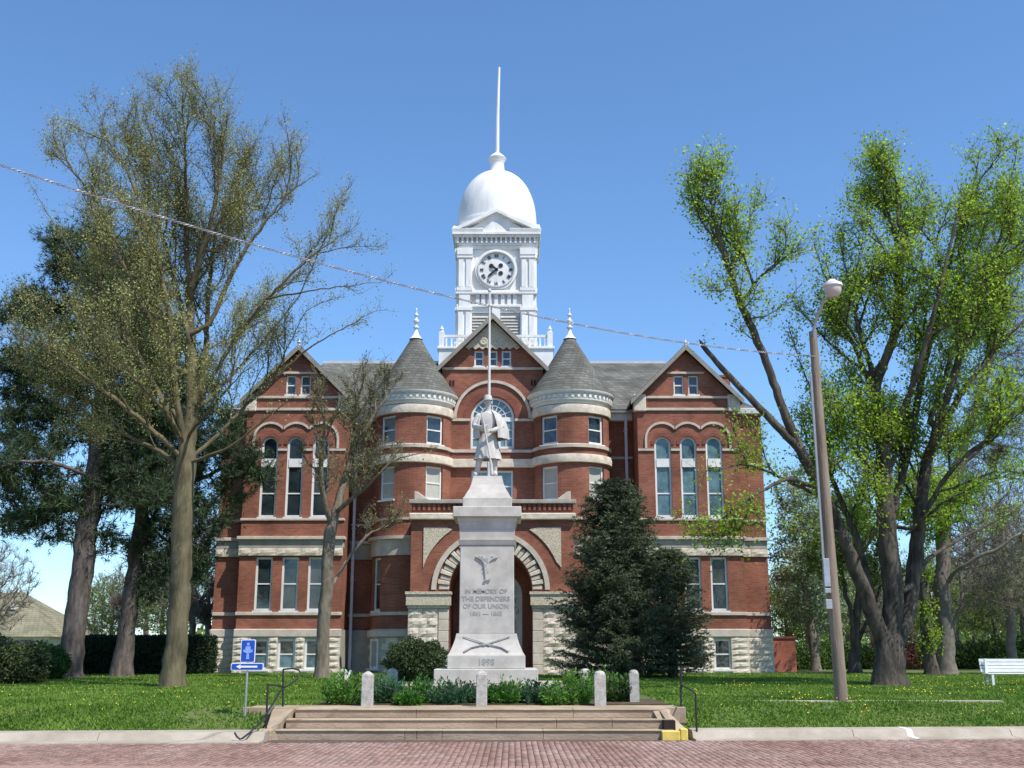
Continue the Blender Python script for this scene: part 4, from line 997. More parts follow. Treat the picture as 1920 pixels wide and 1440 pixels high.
MB().tube([k.lerp(tp_, t)+Vector((-.18,-.06,0)), k.lerp(tp_, t1)+Vector((-.14,-.06,0))], .03, 6).build('conduit', M['metalgrey'], lp)
A = Vector(W(1529, 668, 25.3)); B = Vector(W(-150, 258, 13.5)); 
def cab(t):
    p = A.lerp(B, t); p.z -= .55*4*t*(1-t); return p
mb = MB(); n = 900
for ph, rr_ in ((0,.008),(math.pi,.008)):
    pts = []
    for i in range(n+1):
        p = cab(i/n); a = ph+i*.9; pts.append(p+Vector((0, math.cos(a)*.014, math.sin(a)*.014)))
    mb.tube(pts, rr_, 4)
tag(mb.build('power_cable', M['wire']), 'twisted overhead cable sagging across the sky to the lamp pole', 'cable')

# ------------------------------------------------------------------ flagpole
fp = W(918, 545, 33.0)
t = thing('flagpole', 'tall thin bare flagpole standing behind the soldier statue', 'flagpole', (fp[0], 33, .58))
MB().tube([(fp[0],33,.5),(fp[0],33,5),(fp[0],33,9),(fp[0],33,fp[2])], [.06,.054,.045,.03], 10).build('pole', M['flagpole'], t, smooth=True)
MB().lathe([(0,fp[2]-.06),(.05,fp[2]-.03),(.06,fp[2]+.02),(.03,fp[2]+.06),(0,fp[2]+.07)], fp[0], 33, 10).build('ball', M['flagpole'], t)
MB().tube([(fp[0],33,.4),(fp[0],33,.72)], .16, 12).build('footing', M['concrete'], t)

# ------------------------------------------------------------------ bench, brick enclosure, far house
bp = W(1850, 1284, 34); bl = W(1972, 1284, 34)
be = thing('bench', 'white slatted park bench on the lawn at the far right', 'bench', (bp[0]+1, 34, .6))
z0_ = .6; x0_, x1_ = bp[0], bl[0]+.2; 
for i in range(4): MB().box(x0_, x1_, 34.34+i*.025, 34.37+i*.025, z0_+.39+i*.098, z0_+.475+i*.098).build('back_slat', M['bench'], be, bevel=.005)
for i in range(4): MB().box(x0_, x1_, 33.85+i*.115, 33.95+i*.115, z0_+.34, z0_+.37).build('seat_slat', M['bench'], be, bevel=.005)
for x in (x0_+.15, x1_-.15):
    MB().box(x-.035, x+.035, 33.86, 33.93, z0_-.05, z0_+.34).build('leg', M['bench'], be); MB().box(x-.035, x+.035, 34.28, 34.34, z0_-.05, z0_+.78).build('leg', M['bench'], be)
    MB().box(x-.03, x+.03, 33.93, 34.28, z0_+.28, z0_+.335).build('bearer', M['bench'], be)
e0 = W(1461, 1258, 53); e1 = W(1491, 1197, 53)
en = thing('brick_enclosure', 'small low red brick enclosure at the right corner of the courthouse', 'enclosure', ((e0[0]+e1[0])/2, 53, .66))
MB().box(e0[0]-.3, e1[0], 53, 54.5, .5, e1[2]).build('wall', M['redbrick_far'], en)
MB().box(e0[0]-.3, e1[0]+.04, 52.95, 54.55, e1[2], e1[2]+.09).build('coping', M['brick_dark'], en)
hx = -35.6
ho = thing('house', 'distant house with olive hipped roof beyond the left bushes', 'house', (hx, 80, .6))
ez = 2.5; rz_ = 5.6
MB().box(hx-5.5, hx+5.0, 76.5, 86, .3, ez).build('wall', M['offwhite'], ho)
mb = MB(); mb.add([(hx-6,76,ez),(hx+5.4,76,ez),(hx+5.4,86.5,ez),(hx-6,86.5,ez),(hx-2,81,rz_),(hx+1.2,81,rz_)], [(0,1,5,4),(1,2,5),(2,3,4,5),(3,0,4),(0,3,2,1)])
rf_ = mb.build('roof', M['rooffar'], ho)
for (vx, vz) in ((1.3,4.35),(-.3,4.1)): MB().box(hx+vx, hx+vx+.3, 76+(vz-ez)*1.6-.25, 76+(vz-ez)*1.6+.3, vz, vz+.4).build('roof_vent', M['white'], rf_)
for q_ in (-3.5, 0, 3): MB().box(hx+q_, hx+q_+1, 76.45, 76.5, 1.2, 2.3).build('window', M['glass'], ho)

# ------------------------------------------------------------------ plants
def leaf_quads(P, size, n_dir=None, flat=.0, aspect=.6, jitter=.35):
    n = len(P); a = rng.normal(size=(n,3)); a /= np.linalg.norm(a, axis=1, keepdims=True)+1e-9
    if n_dir is not None: a = a*.6+n_dir; a /= np.linalg.norm(a, axis=1, keepdims=True)+1e-9
    b = rng.normal(size=(n,3)); b -= a*(a*b).sum(1, keepdims=True); b /= np.linalg.norm(b, axis=1, keepdims=True)+1e-9
    s = size*(1+rng.uniform(-jitter, jitter, (n,1)))
    V = np.stack([P, P+a*s*.5+b*s*aspect*.5, P+a*s, P+a*s*.5-b*s*aspect*.5], 1).reshape(-1,3)
    return V, np.arange(4*n).reshape(-1,4)
def needle_tris(P, D, size, k=6, spread=.8, width=.12):
    n = len(P); P = np.repeat(P, k, 0); D = np.repeat(D, k, 0)
    a = D+rng.normal(size=(n*k,3))*spread; a /= np.linalg.norm(a, axis=1, keepdims=True)+1e-9
    b = rng.normal(size=(n*k,3)); b -= a*(a*b).sum(1, keepdims=True); b /= np.linalg.norm(b, axis=1, keepdims=True)+1e-9
    s = size*rng.uniform(.6, 1.2, (n*k,1))
    V = np.stack([P-b*s*width*.5, P+b*s*width*.5, P+a*s], 1).reshape(-1,3)
    return V, np.arange(3*n*k).reshape(-1,3)
def tubes(A, B, ra, rb, k):
    """independent tapered prisms A->B"""
    D = B-A; L_ = np.linalg.norm(D, axis=1, keepdims=True)+1e-9; D = D/L_
    ref = np.where(np.abs(D[:, 2:3]) < .9, np.array([[0,0,1.0]]), np.array([[1.0,0,0]]))
    u = np.cross(D, ref); u /= np.linalg.norm(u, axis=1, keepdims=True)+1e-9; v = np.cross(D, u)
    t = np.arange(k)*2*np.pi/k
    ring = np.cos(t)[None,:,None]*u[:,None]+np.sin(t)[None,:,None]*v[:,None]
    V = np.concatenate([A[:,None]+ring*ra[:,None,None], B[:,None]+ring*rb[:,None,None]], 1)
    j = np.arange(k); f = np.stack([j, (j+1) % k, (j+1) % k+k, j+k], 1)
    Fc = (f[None]+(2*k*np.arange(len(A)))[:,None,None]).reshape(-1,4)
    return V.reshape(-1,3), Fc
def merge(parts):
    Vs, Fs, n = [], [], 0
    for V, F_ in parts:
        Vs.append(V); Fs.append(F_+n); n += len(V)
    return np.concatenate(Vs), np.concatenate(Fs)

def sample_blobs(blobs, n, Y, dscale=1.0):
    """blobs (px,py,rx,ry,dY) -> world points spread through the ellipsoids"""
    w_ = np.array([b[2]*b[3]*(b[5] if len(b) > 5 else 1) for b in blobs], float); w_ /= w_.sum()
    out = []
    for b, c_ in zip(blobs, rng.multinomial(n, w_)):
        dY = b[4] if len(b) > 4 else 0; C0 = np.array(W(b[0], b[1], Y+dY)); ks = (Y+dY)/F*1.0
        g = rng.normal(size=(c_,3)); g /= np.linalg.norm(g, axis=1, keepdims=True); g *= rng.uniform(0, 1, (c_,1))**.38
        rx, rz = b[2]*ks, b[3]*ks*1.03; ry = (rx+rz)/2*dscale
        out.append(C0+g*np.array([rx, ry, rz]))
    return np.concatenate(out)

def colonize(limbs, attr, step, infl, kill, iters=160, droop=0.0, jit=.12):
    """limbs: list of (points Nx3, r0, r1); returns nodes, parent, min radius"""
    nodes, par, rmin = [], [], []
    for pts, r0, r1 in limbs:
        pts = np.asarray(pts, float)
        # smooth resample
        seg = np.linalg.norm(np.diff(pts, axis=0), axis=1); tot = seg.sum(); m = max(2, int(tot/step)); cum = np.concatenate([[0], np.cumsum(seg)])
        s = np.linspace(0, tot, m+1); Q = np.stack([np.interp(s, cum, pts[:, i]) for i in range(3)], 1)
        for _ in range(3): Q[1:-1] = (Q[:-2]+2*Q[1:-1]+Q[2:])/4
        Q[1:-1] += rng.normal(size=Q[1:-1].shape)*step*.07
        if not nodes: p = -1; st_ = 0
        else:
            NA = np.array(nodes); p = int(np.argmin(((NA-Q[0])**2).sum(1))); st_ = 1
        for i in range(st_, len(Q)):
            nodes.append(Q[i]); par.append(p); rmin.append(r0+(r1-r0)*i/len(Q)); p = len(nodes)-1
    nodes = np.array(nodes); par = list(par); rmin = list(rmin)
    A_ = attr.copy(); best = np.full(len(A_), 1e9); bi = np.zeros(len(A_), int)
    def upd(newp, off):
        nonlocal best, bi
        for c_ in range(0, len(newp), 400):
            q_ = newp[c_:c_+400]; d = ((A_[:, None]-q_[None])**2).sum(2); j = d.argmin(1); dm = d[np.arange(len(A_)), j]
            m_ = dm < best; best[m_] = dm[m_]; bi[m_] = j[m_]+off+c_
    upd(nodes, 0)
    for it in range(iters):
        keep = best > kill**2
        A_ = A_[keep]; best = best[keep]; bi = bi[keep]
        if len(A_) == 0: break
        act = best < infl**2
        if not act.any():
            act = best <= np.partition(best, min(5, len(best)-1))[min(5, len(best)-1)]
        idx = bi[act]; d = A_[act]-nodes[idx]; d /= np.linalg.norm(d, axis=1, keepdims=True)+1e-9
        u, inv = np.unique(idx, return_inverse=True); D = np.zeros((len(u),3)); np.add.at(D, inv, d)
        D += rng.normal(size=D.shape)*jit*np.linalg.norm(D, axis=1, keepdims=True); D[:, 2] -= droop*np.linalg.norm(D, axis=1)
        nn = np.linalg.norm(D, axis=1, keepdims=True); D /= nn+1e-9
        new = nodes[u]+D*step; off = len(nodes); nodes = np.concatenate([nodes, new]); par.extend(u.tolist()); rmin.extend([0]*len(u))
        upd(new, off)
        if len(nodes) > 16000: break
    return nodes, np.array(par), np.array(rmin)

def tree_mesh(nodes, par, rmin, r_base, r_tip, flare=.6, twigs=0, twig_len=.4, twig_r=.006, up=.3):
    n = len(nodes); cnt = np.zeros(n)
    has = np.zeros(n, bool); has[par[par >= 0]] = True
    cnt[~has] = 1
    for i in range(n-1, -1, -1):
        if par[i] >= 0: cnt[par[i]] += cnt[i]
    N = cnt[0]; ex = max(1.6, math.log(max(N, 3))/math.log(r_base/r_tip))
    r = np.maximum(r_tip*cnt**(1/ex), rmin)
    for i in range(1, n): r[i] = min(r[i], r[par[i]])
    zb = nodes[0, 2]; r = r*(1+flare*np.exp(-np.maximum(nodes[:, 2]-zb, 0)/.35))
    e = np.arange(1, n); pa = par[e]; ok = pa >= 0; e = e[ok]; pa = pa[ok]
    # main child keeps parent's radius at its start
    main = np.full(n, -1); 
    order = e[np.argsort(r[e])]
    main[par[order]] = order
    ra = np.where(main[pa] == e, r[pa], np.minimum(r[pa], r[e]*1.25))
    A_, B_ = nodes[pa], nodes[e]
    D = B_-A_; B2 = B_+D*.04; ndir = np.zeros((n,3)); Du = D/(np.linalg.norm(D, axis=1, keepdims=True)+1e-9)
    ndir[e] += Du; mk = main[pa] == e; ndir[pa[mk]] += Du[mk]; ndir /= np.linalg.norm(ndir, axis=1, keepdims=True)+1e-9
    K = 12; th = np.arange(K)*2*np.pi/K
    def rings(pos, dr, rad):
        ref = np.where(np.abs(dr[:, 1:2]) < .93, np.array([[0,1.0,0]]), np.array([[1.0,0,0]]))
        u = np.cross(ref, dr); u /= np.linalg.norm(u, axis=1, keepdims=True)+1e-9; v = np.cross(dr, u)
        z_ = pos[:, 2:3]; wv = 1+.045*np.sin(3*th[None]+z_*1.7)+.035*np.sin(5*th[None]-z_*2.9)+.02*np.sin(9*th[None]+z_*5)
        wv = wv+.22*np.exp(-np.maximum(z_-zb-.1, 0)/.35)*np.cos(5*th[None]+1)*(rad[:, None] > .15)
        rr = rad[:, None]*wv
        return pos[:, None]+rr[:, :, None]*(np.cos(th)[None,:,None]*u[:,None]+np.sin(th)[None,:,None]*v[:,None])
    parts = []; m_ = ra >= .028
    if m_.any():
        ids = np.full(n, -1); used = np.unique(np.concatenate([e[m_], pa[m_ & mk]])); ids[used] = np.arange(len(used))
        VR = rings(nodes[used], ndir[used], r[used]); sb_ = np.where(m_ & ~mk)[0]
        X_ = rings(A_[sb_], Du[sb_], ra[sb_]); VV = np.concatenate([VR, X_]).reshape(-1,3)
        start = np.zeros(len(e), int); mm = m_ & mk; start[mm] = ids[pa[mm]]; start[sb_] = len(used)+np.arange(len(sb_))
        j = np.arange(K); s0 = start[m_][:, None]*K; s1 = ids[e[m_]][:, None]*K
        parts.append((VV, np.stack([s0+j, s0+(j+1) % K, s1+(j+1) % K, s1+j], 2).reshape(-1,4)))
    for lo, hi, k in ((.012, .028, 5), (0, .012, 3)):
        m_ = (ra >= lo) & (ra < hi)
        if m_.any(): parts.append(tubes(A_[m_], B2[m_], ra[m_], r[e][m_], k))
    tipsP = []; tipsD = []
    dirs = np.zeros((n,3)); dirs[e] = D/(np.linalg.norm(D, axis=1, keepdims=True)+1e-9)
    thin = np.where(r < max(r_tip*3.2, .02))[0]
    if twigs:
        src = rng.choice(thin, twigs); P0 = nodes[src]-dirs[src]*rng.uniform(0, .2, (twigs,1))
        d1 = dirs[src]*.6+rng.normal(size=(twigs,3))*.55+np.array([0,0,up]); d1 /= np.linalg.norm(d1, axis=1, keepdims=True)
        L_ = twig_len*rng.uniform(.4, 1.2, (twigs,1)); P1 = P0+d1*L_*.5
        d2 = d1+rng.normal(size=(twigs,3))*.3+np.array([0,0,up*.5]); d2 /= np.linalg.norm(d2, axis=1, keepdims=True); P2 = P1+d2*L_*.5
        rr_ = np.full(twigs, twig_r)
        parts.append(tubes(P0, P1, rr_, rr_*.8, 3)); parts.append(tubes(P1, P2, rr_*.8, rr_*.35, 3))
        tipsP = [P0, P1, P2]; tipsD = [d1, d1, d2]
    return parts, (np.concatenate(tipsP) if twigs else nodes[thin]), (np.concatenate(tipsD) if twigs else dirs[thin]), (nodes[thin], dirs[thin])

def fan(limbs, blobs, Y, dscale, lens=(3.2, 1.5, .7), gaps=(.42, .30, .22), step=.22, up=.06, start=.22, spread=.62, wob=.10):
    ell = []
    for b in blobs:
        dY = b[4] if len(b) > 4 else 0; c_ = np.array(W(b[0], b[1], Y+dY)); ks = (Y+dY)/F; rx, rz = b[2]*ks*1.08, b[3]*ks*1.02
        ell.append((c_, np.array([rx, (rx+rz)/2*dscale*1.3+.5, rz])))
    EC = np.array([a for a, b in ell]); ER = np.array([b for a, b in ell])
    def inside(p): return bool(((((p-EC)/ER)**2).sum(1) < 1).any())
    nodes, par, rmin = [], [], []
    rs = np.random.default_rng(len(limbs)*7+int(Y)); stack = []
    def spawn(i, d, lv, Lrem):
        if lv >= len(lens): return
        d = d/np.linalg.norm(d); o = np.cross(d, rs.normal(size=3)); o /= np.linalg.norm(o)+1e-9
        nd = d*math.cos(spread)+o*math.sin(spread)*rs.uniform(.7, 1.25)+np.array([0,0,up*2.5]); nd /= np.linalg.norm(nd)
        stack.append((i, nd, lens[lv]*rs.uniform(.55, 1.2)*min(1, .35+Lrem), lv+1))
    for li, (pts, r0, r1) in enumerate(limbs):
        pts = np.asarray(pts, float); seg = np.linalg.norm(np.diff(pts, axis=0), axis=1); tot = seg.sum(); m = max(2, int(tot/step)); cum = np.concatenate([[0], np.cumsum(seg)])
        q_ = np.linspace(0, tot, m+1); Q = np.stack([np.interp(q_, cum, pts[:, i]) for i in range(3)], 1)
        for _ in range(4): Q[1:-1] = (Q[:-2]+2*Q[1:-1]+Q[2:])/4
        Q[1:-1] += rs.normal(size=Q[1:-1].shape)*step*.06
        if not nodes: p = -1; st_ = 0
        else: p = int(np.argmin(((np.array(nodes)-Q[0])**2).sum(1))); st_ = 1
        acc = 0
        for i in range(st_, len(Q)):
            nodes.append(Q[i]); par.append(p); rmin.append(r0+(r1-r0)*i/len(Q)); p = len(nodes)-1; acc += step
            f = i/len(Q)
            if f > (start if li else 2) and acc > gaps[0]*rs.uniform(.6, 1.3):
                acc = 0; d = Q[i]-Q[i-1]
                if inside(Q[i]): spawn(p, d, 0, 1.1-f*.75)
        if li: stack.append((p, Q[-1]-Q[-2], 1.2, 2))
    while stack:
        i, d, L_, lv = stack.pop(); d = d/np.linalg.norm(d); p = i; n_ = max(2, int(L_/step)); acc = rs.uniform(0, .2); pos = nodes[i]
        for j in range(n_):
            d = d+rs.normal(size=3)*wob+np.array([0,0,up]); d /= np.linalg.norm(d); pos = pos+d*step
            if not inside(pos) and j > 0 and rs.uniform() < .8: break
            nodes.append(pos); par.append(p); rmin.append(0); p = len(nodes)-1; acc += step
            if lv < len(lens) and acc > gaps[lv]*rs.uniform(.6, 1.3): acc = 0; spawn(p, d, lv, 1-j/n_*.7)
        if len(nodes) > 60000: break
    return np.array(nodes), np.array(par), np.array(rmin)

def make_tree(name, label, cat, base, Y, limbs, blobs, nattr, step, infl, kill, r_base, r_tip, bark, leaf=None, nleaf=0, lsize=.06, twigs=0, twig_len=.4,
              group=None, dscale=1.0, droop=0, needle=False, lspread=.08, up=.3, flare=.5, twig_r=.006, leaf_name='leaves', nk=6, iters=160, fanp=None):
    X0, _, _ = W(base[0], base[1], Y); g = gz(X0, Y)
    t = thing(name, label, cat, (X0, Y, g), group)
    L_ = []
    for lm in limbs:
        pts = [W(p[0], p[1], Y+(p[2] if len(p) > 2 else 0)) for p in lm[0]]
        if not L_: pts[0] = (pts[0][0], pts[0][1], g-.15)
        L_.append((pts, lm[1], lm[2]))
    if fanp is not None: nodes, par, rmin = fan(L_, blobs, Y, dscale, **fanp)
    else:
        at = sample_blobs(blobs, nattr, Y, dscale)
        nodes, par, rmin = colonize(L_, at, step, infl, kill, droop=droop, iters=iters)
    parts, tP, tD, (nP, nD) = tree_mesh(nodes, par, rmin, r_base, r_tip, flare, twigs, twig_len, twig_r, up)
    V, F_ = merge(parts); np_mesh('trunk', V, F_, M[bark], t, True)
    if leaf:
        if needle:
            i = rng.integers(0, len(tP), nleaf); P_ = tP[i]+rng.normal(size=(nleaf,3))*lspread; V, F_ = needle_tris(P_, tD[i], lsize, nk)
        else:
            i = rng.integers(0, len(tP), nleaf); P_ = tP[i]+rng.normal(size=(nleaf,3))*lspread; V, F_ = leaf_quads(P_, lsize)
        np_mesh('crown', V, F_, M[leaf], t)
    return t

# 1 big olive budding tree, left
make_tree('budding_tree', 'tall spreading tree with olive-brown buds on the left lawn', 'tree', (322,1290), 33, [
  ([(322,1292),(332,1200),(338,1100),(341,1000),(346,900),(350,850)], .30, .22),
  ([(350,850),(362,760,.2),(357,640,.3),(352,500,.2),(350,380,0),(346,250,0),(340,150,0)], .12, .008),
  ([(362,790),(384,700,.6),(390,560,.8),(402,440,1),(440,340,1.2),(495,235,1.2)], .07, .006),
  ([(350,850),(328,740,-.5),(318,600,-.8),(290,450,-1),(235,310,-1.2),(170,215,-1.2)], .07, .006),
  ([(372,760),(430,650,-.6),(500,560,-1),(580,480,-1.2),(660,430,-1.2)], .06, .006),
  ([(344,835),(300,740,.6),(230,620,.9),(150,500,1.1),(60,350,1.2)], .065, .006),
  ([(354,862),(410,815,.6),(480,740,1),(580,650,1.2),(690,590,1.2)], .07, .008),
  ([(344,862),(280,800,-.6),(180,720,-1),(60,640,-1.2)], .07, .008),
  ([(350,870),(430,840,-1),(530,760,-1.6)], .06, .008), ([(345,880),(300,845,.5),(220,810,1.2),(110,760,1.6)], .055, .008),
  ([(357,640),(320,500,.6),(280,350,1),(250,170,1.2)], .06, .007), ([(388,620),(450,480,.2),(540,360,.2),(590,330,.2)], .06, .007),
  ([(352,560),(400,400,-.8),(420,280,-1),(410,180,-1)], .05, .007), ([(330,700),(240,520,-1.5),(180,380,-1.8),(110,280,-1.8)], .06, .007),
  ([(500,560,-1),(580,545,-1.4),(700,530,-1.6)], .035, .007), ([(402,480),(470,400,1.6),(520,300,1.8)], .045, .007), ([(365,770),(440,700,1.6),(560,560,2.2),(620,420,2.2)], .06, .007),
  ([(345,800),(270,700,1.8),(160,640,2.4),(50,540,2.4)], .06, .007), ([(350,820),(400,760,-2),(470,680,-2.6)], .05, .007), ([(345,830),(300,760,-2),(230,690,-2.8),(150,660,-3)], .05, .007)],
  [(340,260,125,120),(215,310,115,110),(470,310,100,95),(120,360,80,70),(350,470,220,160),(530,450,115,105),(605,430,70,60),(650,500,75,60),(660,570,70,40),
   (180,560,160,120),(330,670,260,120),(120,700,110,110),(430,720,140,110),(250,800,160,80),(520,650,80,80)],
  0, .22, 1.6, .36, .30, .0065, 'bark_olive', 'leaf_bud', 105000, .060, twigs=16000, twig_len=.5, dscale=.9, lspread=.10, twig_r=.0045, up=.5, fanp=dict(lens=(2.6,1.25,.6), gaps=(.48,.34,.28)))

# 2-3 pines
make_tree('pine_tree', 'leftmost tall pine with dark clumped needles, beside the hedge', 'tree', (130,1272), 42, [
  ([(130,1274),(140,1180),(152,1080),(165,980),(180,880),(190,760),(190,620),(185,500),(180,420)], .40, .12),
  ([(178,900),(120,870,-1),(60,860,-1.5),(-20,880,-2)], .07, .02), ([(185,820),(260,790,1),(320,800,1.5)], .06, .02), ([(188,760),(100,720,1),(20,700,2)], .07, .02),
  ([(190,680),(280,640,-1),(340,650,-1)], .06, .02), ([(190,620),(110,570,1),(40,560,2)], .06, .02), ([(188,540),(130,480,1),(80,450,1)], .05, .02), ([(186,520),(250,470,-1),(290,480,-1)], .05, .02),
  ([(170,950),(110,960,1),(40,990,2)], .05,.02), ([(172,940),(230,950,-1),(290,940,-1)], .05,.02)],
  [(180,470,100,70),(110,520,50,60),(230,560,110,80),(60,590,70,60),(30,700,70,60),(150,690,130,80),(290,640,70,60),(250,780,110,60),(60,800,110,60),(20,900,80,50),(110,940,110,50),(230,920,80,45),(60,1000,80,30),(190,1010,50,25),(260,860,80,40)],
  2200, .35, 2.0, .5, .40, .014, 'bark_pine', 'needle_pine', 26000, .26, twigs=11000, twig_len=.6, needle=True, dscale=.8, lspread=.10, nk=7, group='tall pines on the left lawn')
make_tree('pine_tree', 'second tall pine, its bare trunk standing against the dark hedge', 'tree', (228,1268), 44, [
  ([(228,1270),(238,1180),(250,1080),(264,980),(276,900),(285,800),(290,700),(290,620)], .36, .10),
  ([(270,950),(320,900,1),(370,900,1)], .06,.02), ([(280,860),(230,830,-1),(190,840,-1)], .05,.02), ([(288,760),(350,720,1),(400,720,1)], .05,.02), ([(264,980),(310,1010,1),(370,1060,1.5)], .05, .015)],
  [(290,640,80,60),(340,720,80,60),(240,760,70,50),(380,800,80,60),(420,860,70,50),(300,860,80,50),(340,950,70,50),(400,960,50,50),(220,900,60,50),(280,1020,60,35),(360,1040,40,60),(470,880,60,40),(300,1090,25,40)],
  1500, .35, 2.0, .5, .36, .014, 'bark_pine', 'needle_pine', 16000, .26, twigs=7500, twig_len=.6, needle=True, dscale=.8, lspread=.10, nk=7, group='tall pines on the left lawn')

# 4 small tree before the left recess
make_tree('young_tree', 'small half-bare tree with pale branches before the left brick recess', 'tree', (603,1270), 41.5, [
  ([(603,1272),(605,1200),(612,1100),(616,1020),(622,985)], .23, .14), ([(622,990),(640,920,.3),(660,850,.5),(700,780,.6),(740,720,.6)], .10,.02), ([(622,985),(605,930,-.5),(600,880,-.8),(610,800,-1),(600,740,-1)], .08,.02),
  ([(630,960),(690,910,-1),(740,860,-1.3),(790,850,-1.5)], .06,.012), ([(616,1110),(650,1050,1),(690,1000,1.2),(730,985,1.5)], .07,.012), ([(650,890),(670,800,1),(665,720,1),(680,680,1)], .06,.012)],
  [(690,720,75,50),(620,770,60,60),(740,790,70,70),(650,860,80,70),(740,900,60,50),(600,900,40,50),(700,970,70,50),(800,860,45,25),(680,1020,30,25)],
  1500, .22, 1.3, .32, .23, .008, 'bark_pale', 'leaf_yg', 5500, .08, twigs=3500, twig_len=.4, dscale=.9, lspread=.05, fanp=dict(lens=(1.5,.8,.4), gaps=(.34,.24,.2), step=.18, start=.15))

# 6 big multi-stemmed tree, right
make_tree('leafy_tree', 'large multi-stemmed tree with fresh green leaves right of the lamp pole', 'tree', (1668,1286), 34, [
  ([(1668,1288),(1668,1240),(1668,1200)], .46, .38),
  ([(1660,1215),(1632,1140,-.2),(1600,1060,-.5),(1570,980,-.7),(1530,900,-.9),(1480,800,-1),(1430,660,-1.2),(1385,560,-1.2),(1345,440,-1.2),(1325,340,-1.2)], .24, .02),
  ([(1390,570,-1.2),(1430,510,-1.4),(1490,472,-1.6)], .03,.008), ([(1400,600,-1.2),(1450,590,-.8),(1478,560,-.6)], .025,.008), ([(1350,460,-1.2),(1310,410,-1),(1292,350,-.9)], .03,.008), ([(1365,500,-1.2),(1400,450,-.7),(1410,400,-.5)], .03,.008),
  ([(1370,520,-1.2),(1350,560,-1.6),(1340,540,-1.9)], .02,.008),
  ([(1505,850,-1),(1430,770,-1),(1370,710,-1),(1318,648,-1)], .13, .07),
  ([(1535,930,-.9),(1450,888,-2),(1400,868,-2.5),(1340,880,-3)], .06, .012), ([(1530,915,-.9),(1475,895,-2),(1400,935,-3),(1340,985,-3.3)], .08, .015),
  ([(1668,1200),(1678,1120),(1662,1000),(1658,850),(1636,700),(1605,600),(1585,500)], .24, .02),
  ([(1680,1220),(1708,1130,.3),(1720,1000,.6),(1740,850,1),(1800,740,1.2),(1870,650,1.5),(1960,560,1.5)], .21, .03),
  ([(1662,1010),(1700,860,1),(1730,700,1.5),(1765,550,1),(1800,420,.8),(1830,330,.5)], .13, .015),
  ([(1640,1150),(1612,1020,.6),(1560,900,1.2),(1540,780,1.5),(1500,680,1.5)], .13, .015),
  ([(1700,1110),(1740,1045,1.5),(1810,1005,2.5),(1900,960,3)], .10, .015),
  ([(1640,730),(1680,620,-.6),(1690,480,-.5),(1680,340,-.4)], .10, .015),
  ([(1650,900),(1570,800,-1),(1530,700,-1)], .07, .012), ([(1720,980),(1790,870,-.8),(1880,800,-1.4)], .08,.012), ([(1745,840),(1790,700,-.6),(1850,520,-1),(1890,400,-1)], .09,.012),
  ([(1740,800),(1800,620,1.6),(1880,440,2),(1905,290,2)], .09,.012), ([(1660,850),(1720,700,-1.4),(1760,560,-1.8),(1790,420,-1.8)], .09,.012), ([(1800,420,.8),(1840,330,.4),(1900,270,.2)], .04,.01), ([(1690,480),(1660,380,0),(1645,300,0)], .04,.01),
  ([(1640,740),(1580,600,1.4),(1545,480,1.6)], .06,.01), ([(1655,980),(1600,900,-1.5),(1560,860,-2)], .06,.01), ([(1700,1000),(1770,940,-1.4),(1850,900,-2)], .06,.01), ([(1662,900),(1700,780,2),(1720,650,2.4),(1700,500,2.4)], .09,.012),
  ([(1630,700),(1560,650,.6),(1505,585,1)], .05,.01), ([(1620,660),(1560,560,-1),(1530,470,-1.3)], .05,.01),
  ([(1580,1000,-.6),(1530,985,-1.5),(1480,1000,-2)], .05,.01), ([(1600,1060,-.5),(1650,990,-1.5),(1640,900,-2)], .05,.01)],
  [(1325,350,42,55,-1.2,3.2),(1350,440,60,60,-1.2,3),(1425,480,65,45,-1.2,2.4),(1390,560,45,45,-1.2,2.8),(1410,620,30,30,-1.2,2),(1660,330,45,55),(1700,300,60,40),(1790,290,60,50),(1870,300,55,40),(1600,420,60,60),
   (1720,420,120,90,0,1.2),(1850,440,90,90,0,1.2),(1680,590,130,110,0,1.2),(1830,610,120,120,0,1.2),(1520,630,50,70,0,.6),(1500,590,40,35,0,.8),(1620,790,110,100),(1780,800,130,120,0,1.1),(1880,860,70,90),(1650,930,100,50),
   (1400,820,50,32,-2.6,1.3),(1370,950,60,35,-3,1.4),(1340,1000,50,18,-3,1.2),(1440,880,45,35,-2),(1560,1000,60,60,1,1),(1500,960,50,60,0,1),(1740,940,90,50),(1560,880,50,60)],
  4600, .30, 2.0, .42, .42, .011, 'bark_dark', 'leaf_green', 84000, .098, twigs=12500, twig_len=.7, dscale=.95, lspread=.13, flare=.45, fanp=dict(lens=(2.7,1.5,.8), gaps=(.58,.46,.36), start=.25, up=.05, spread=.78))

# 7 further trees on the right
make_tree('silver_leaf_tree', 'pale silvery-green tree right beside the courthouse corner', 'tree', (1530,1258), 56, [([(1530,1256),(1520,1180),(1510,1100),(1505,980)], .2, .05)],
  [(1500,1060,55,110),(1540,1000,60,90),(1490,950,40,70),(1545,1130,50,60)], 900, .4, 2.5, .6, .22, .015, 'bark_far', 'leaf_silver', 15000, .15, twigs=3500, twig_len=.6, lspread=.15)
make_tree('dark_trunk_tree', 'slim dark-trunked tree just right of the lamp pole', 'tree', (1602,1262), 49, [([(1602,1264),(1602,1200),(1606,1140),(1620,1060)], .26, .1), ([(1602,1190),(1590,1120),(1575,1060)], .12, .05), ([(1604,1205),(1640,1150),(1650,1100)], .1, .04)],
  [(1600,1000,70,80),(1650,1080,40,40),(1550,1040,50,60)], 700, .4, 2.5, .6, .26, .015, 'bark_dark', 'leaf_mid', 11000, .13, twigs=3000, twig_len=.6, lspread=.12)
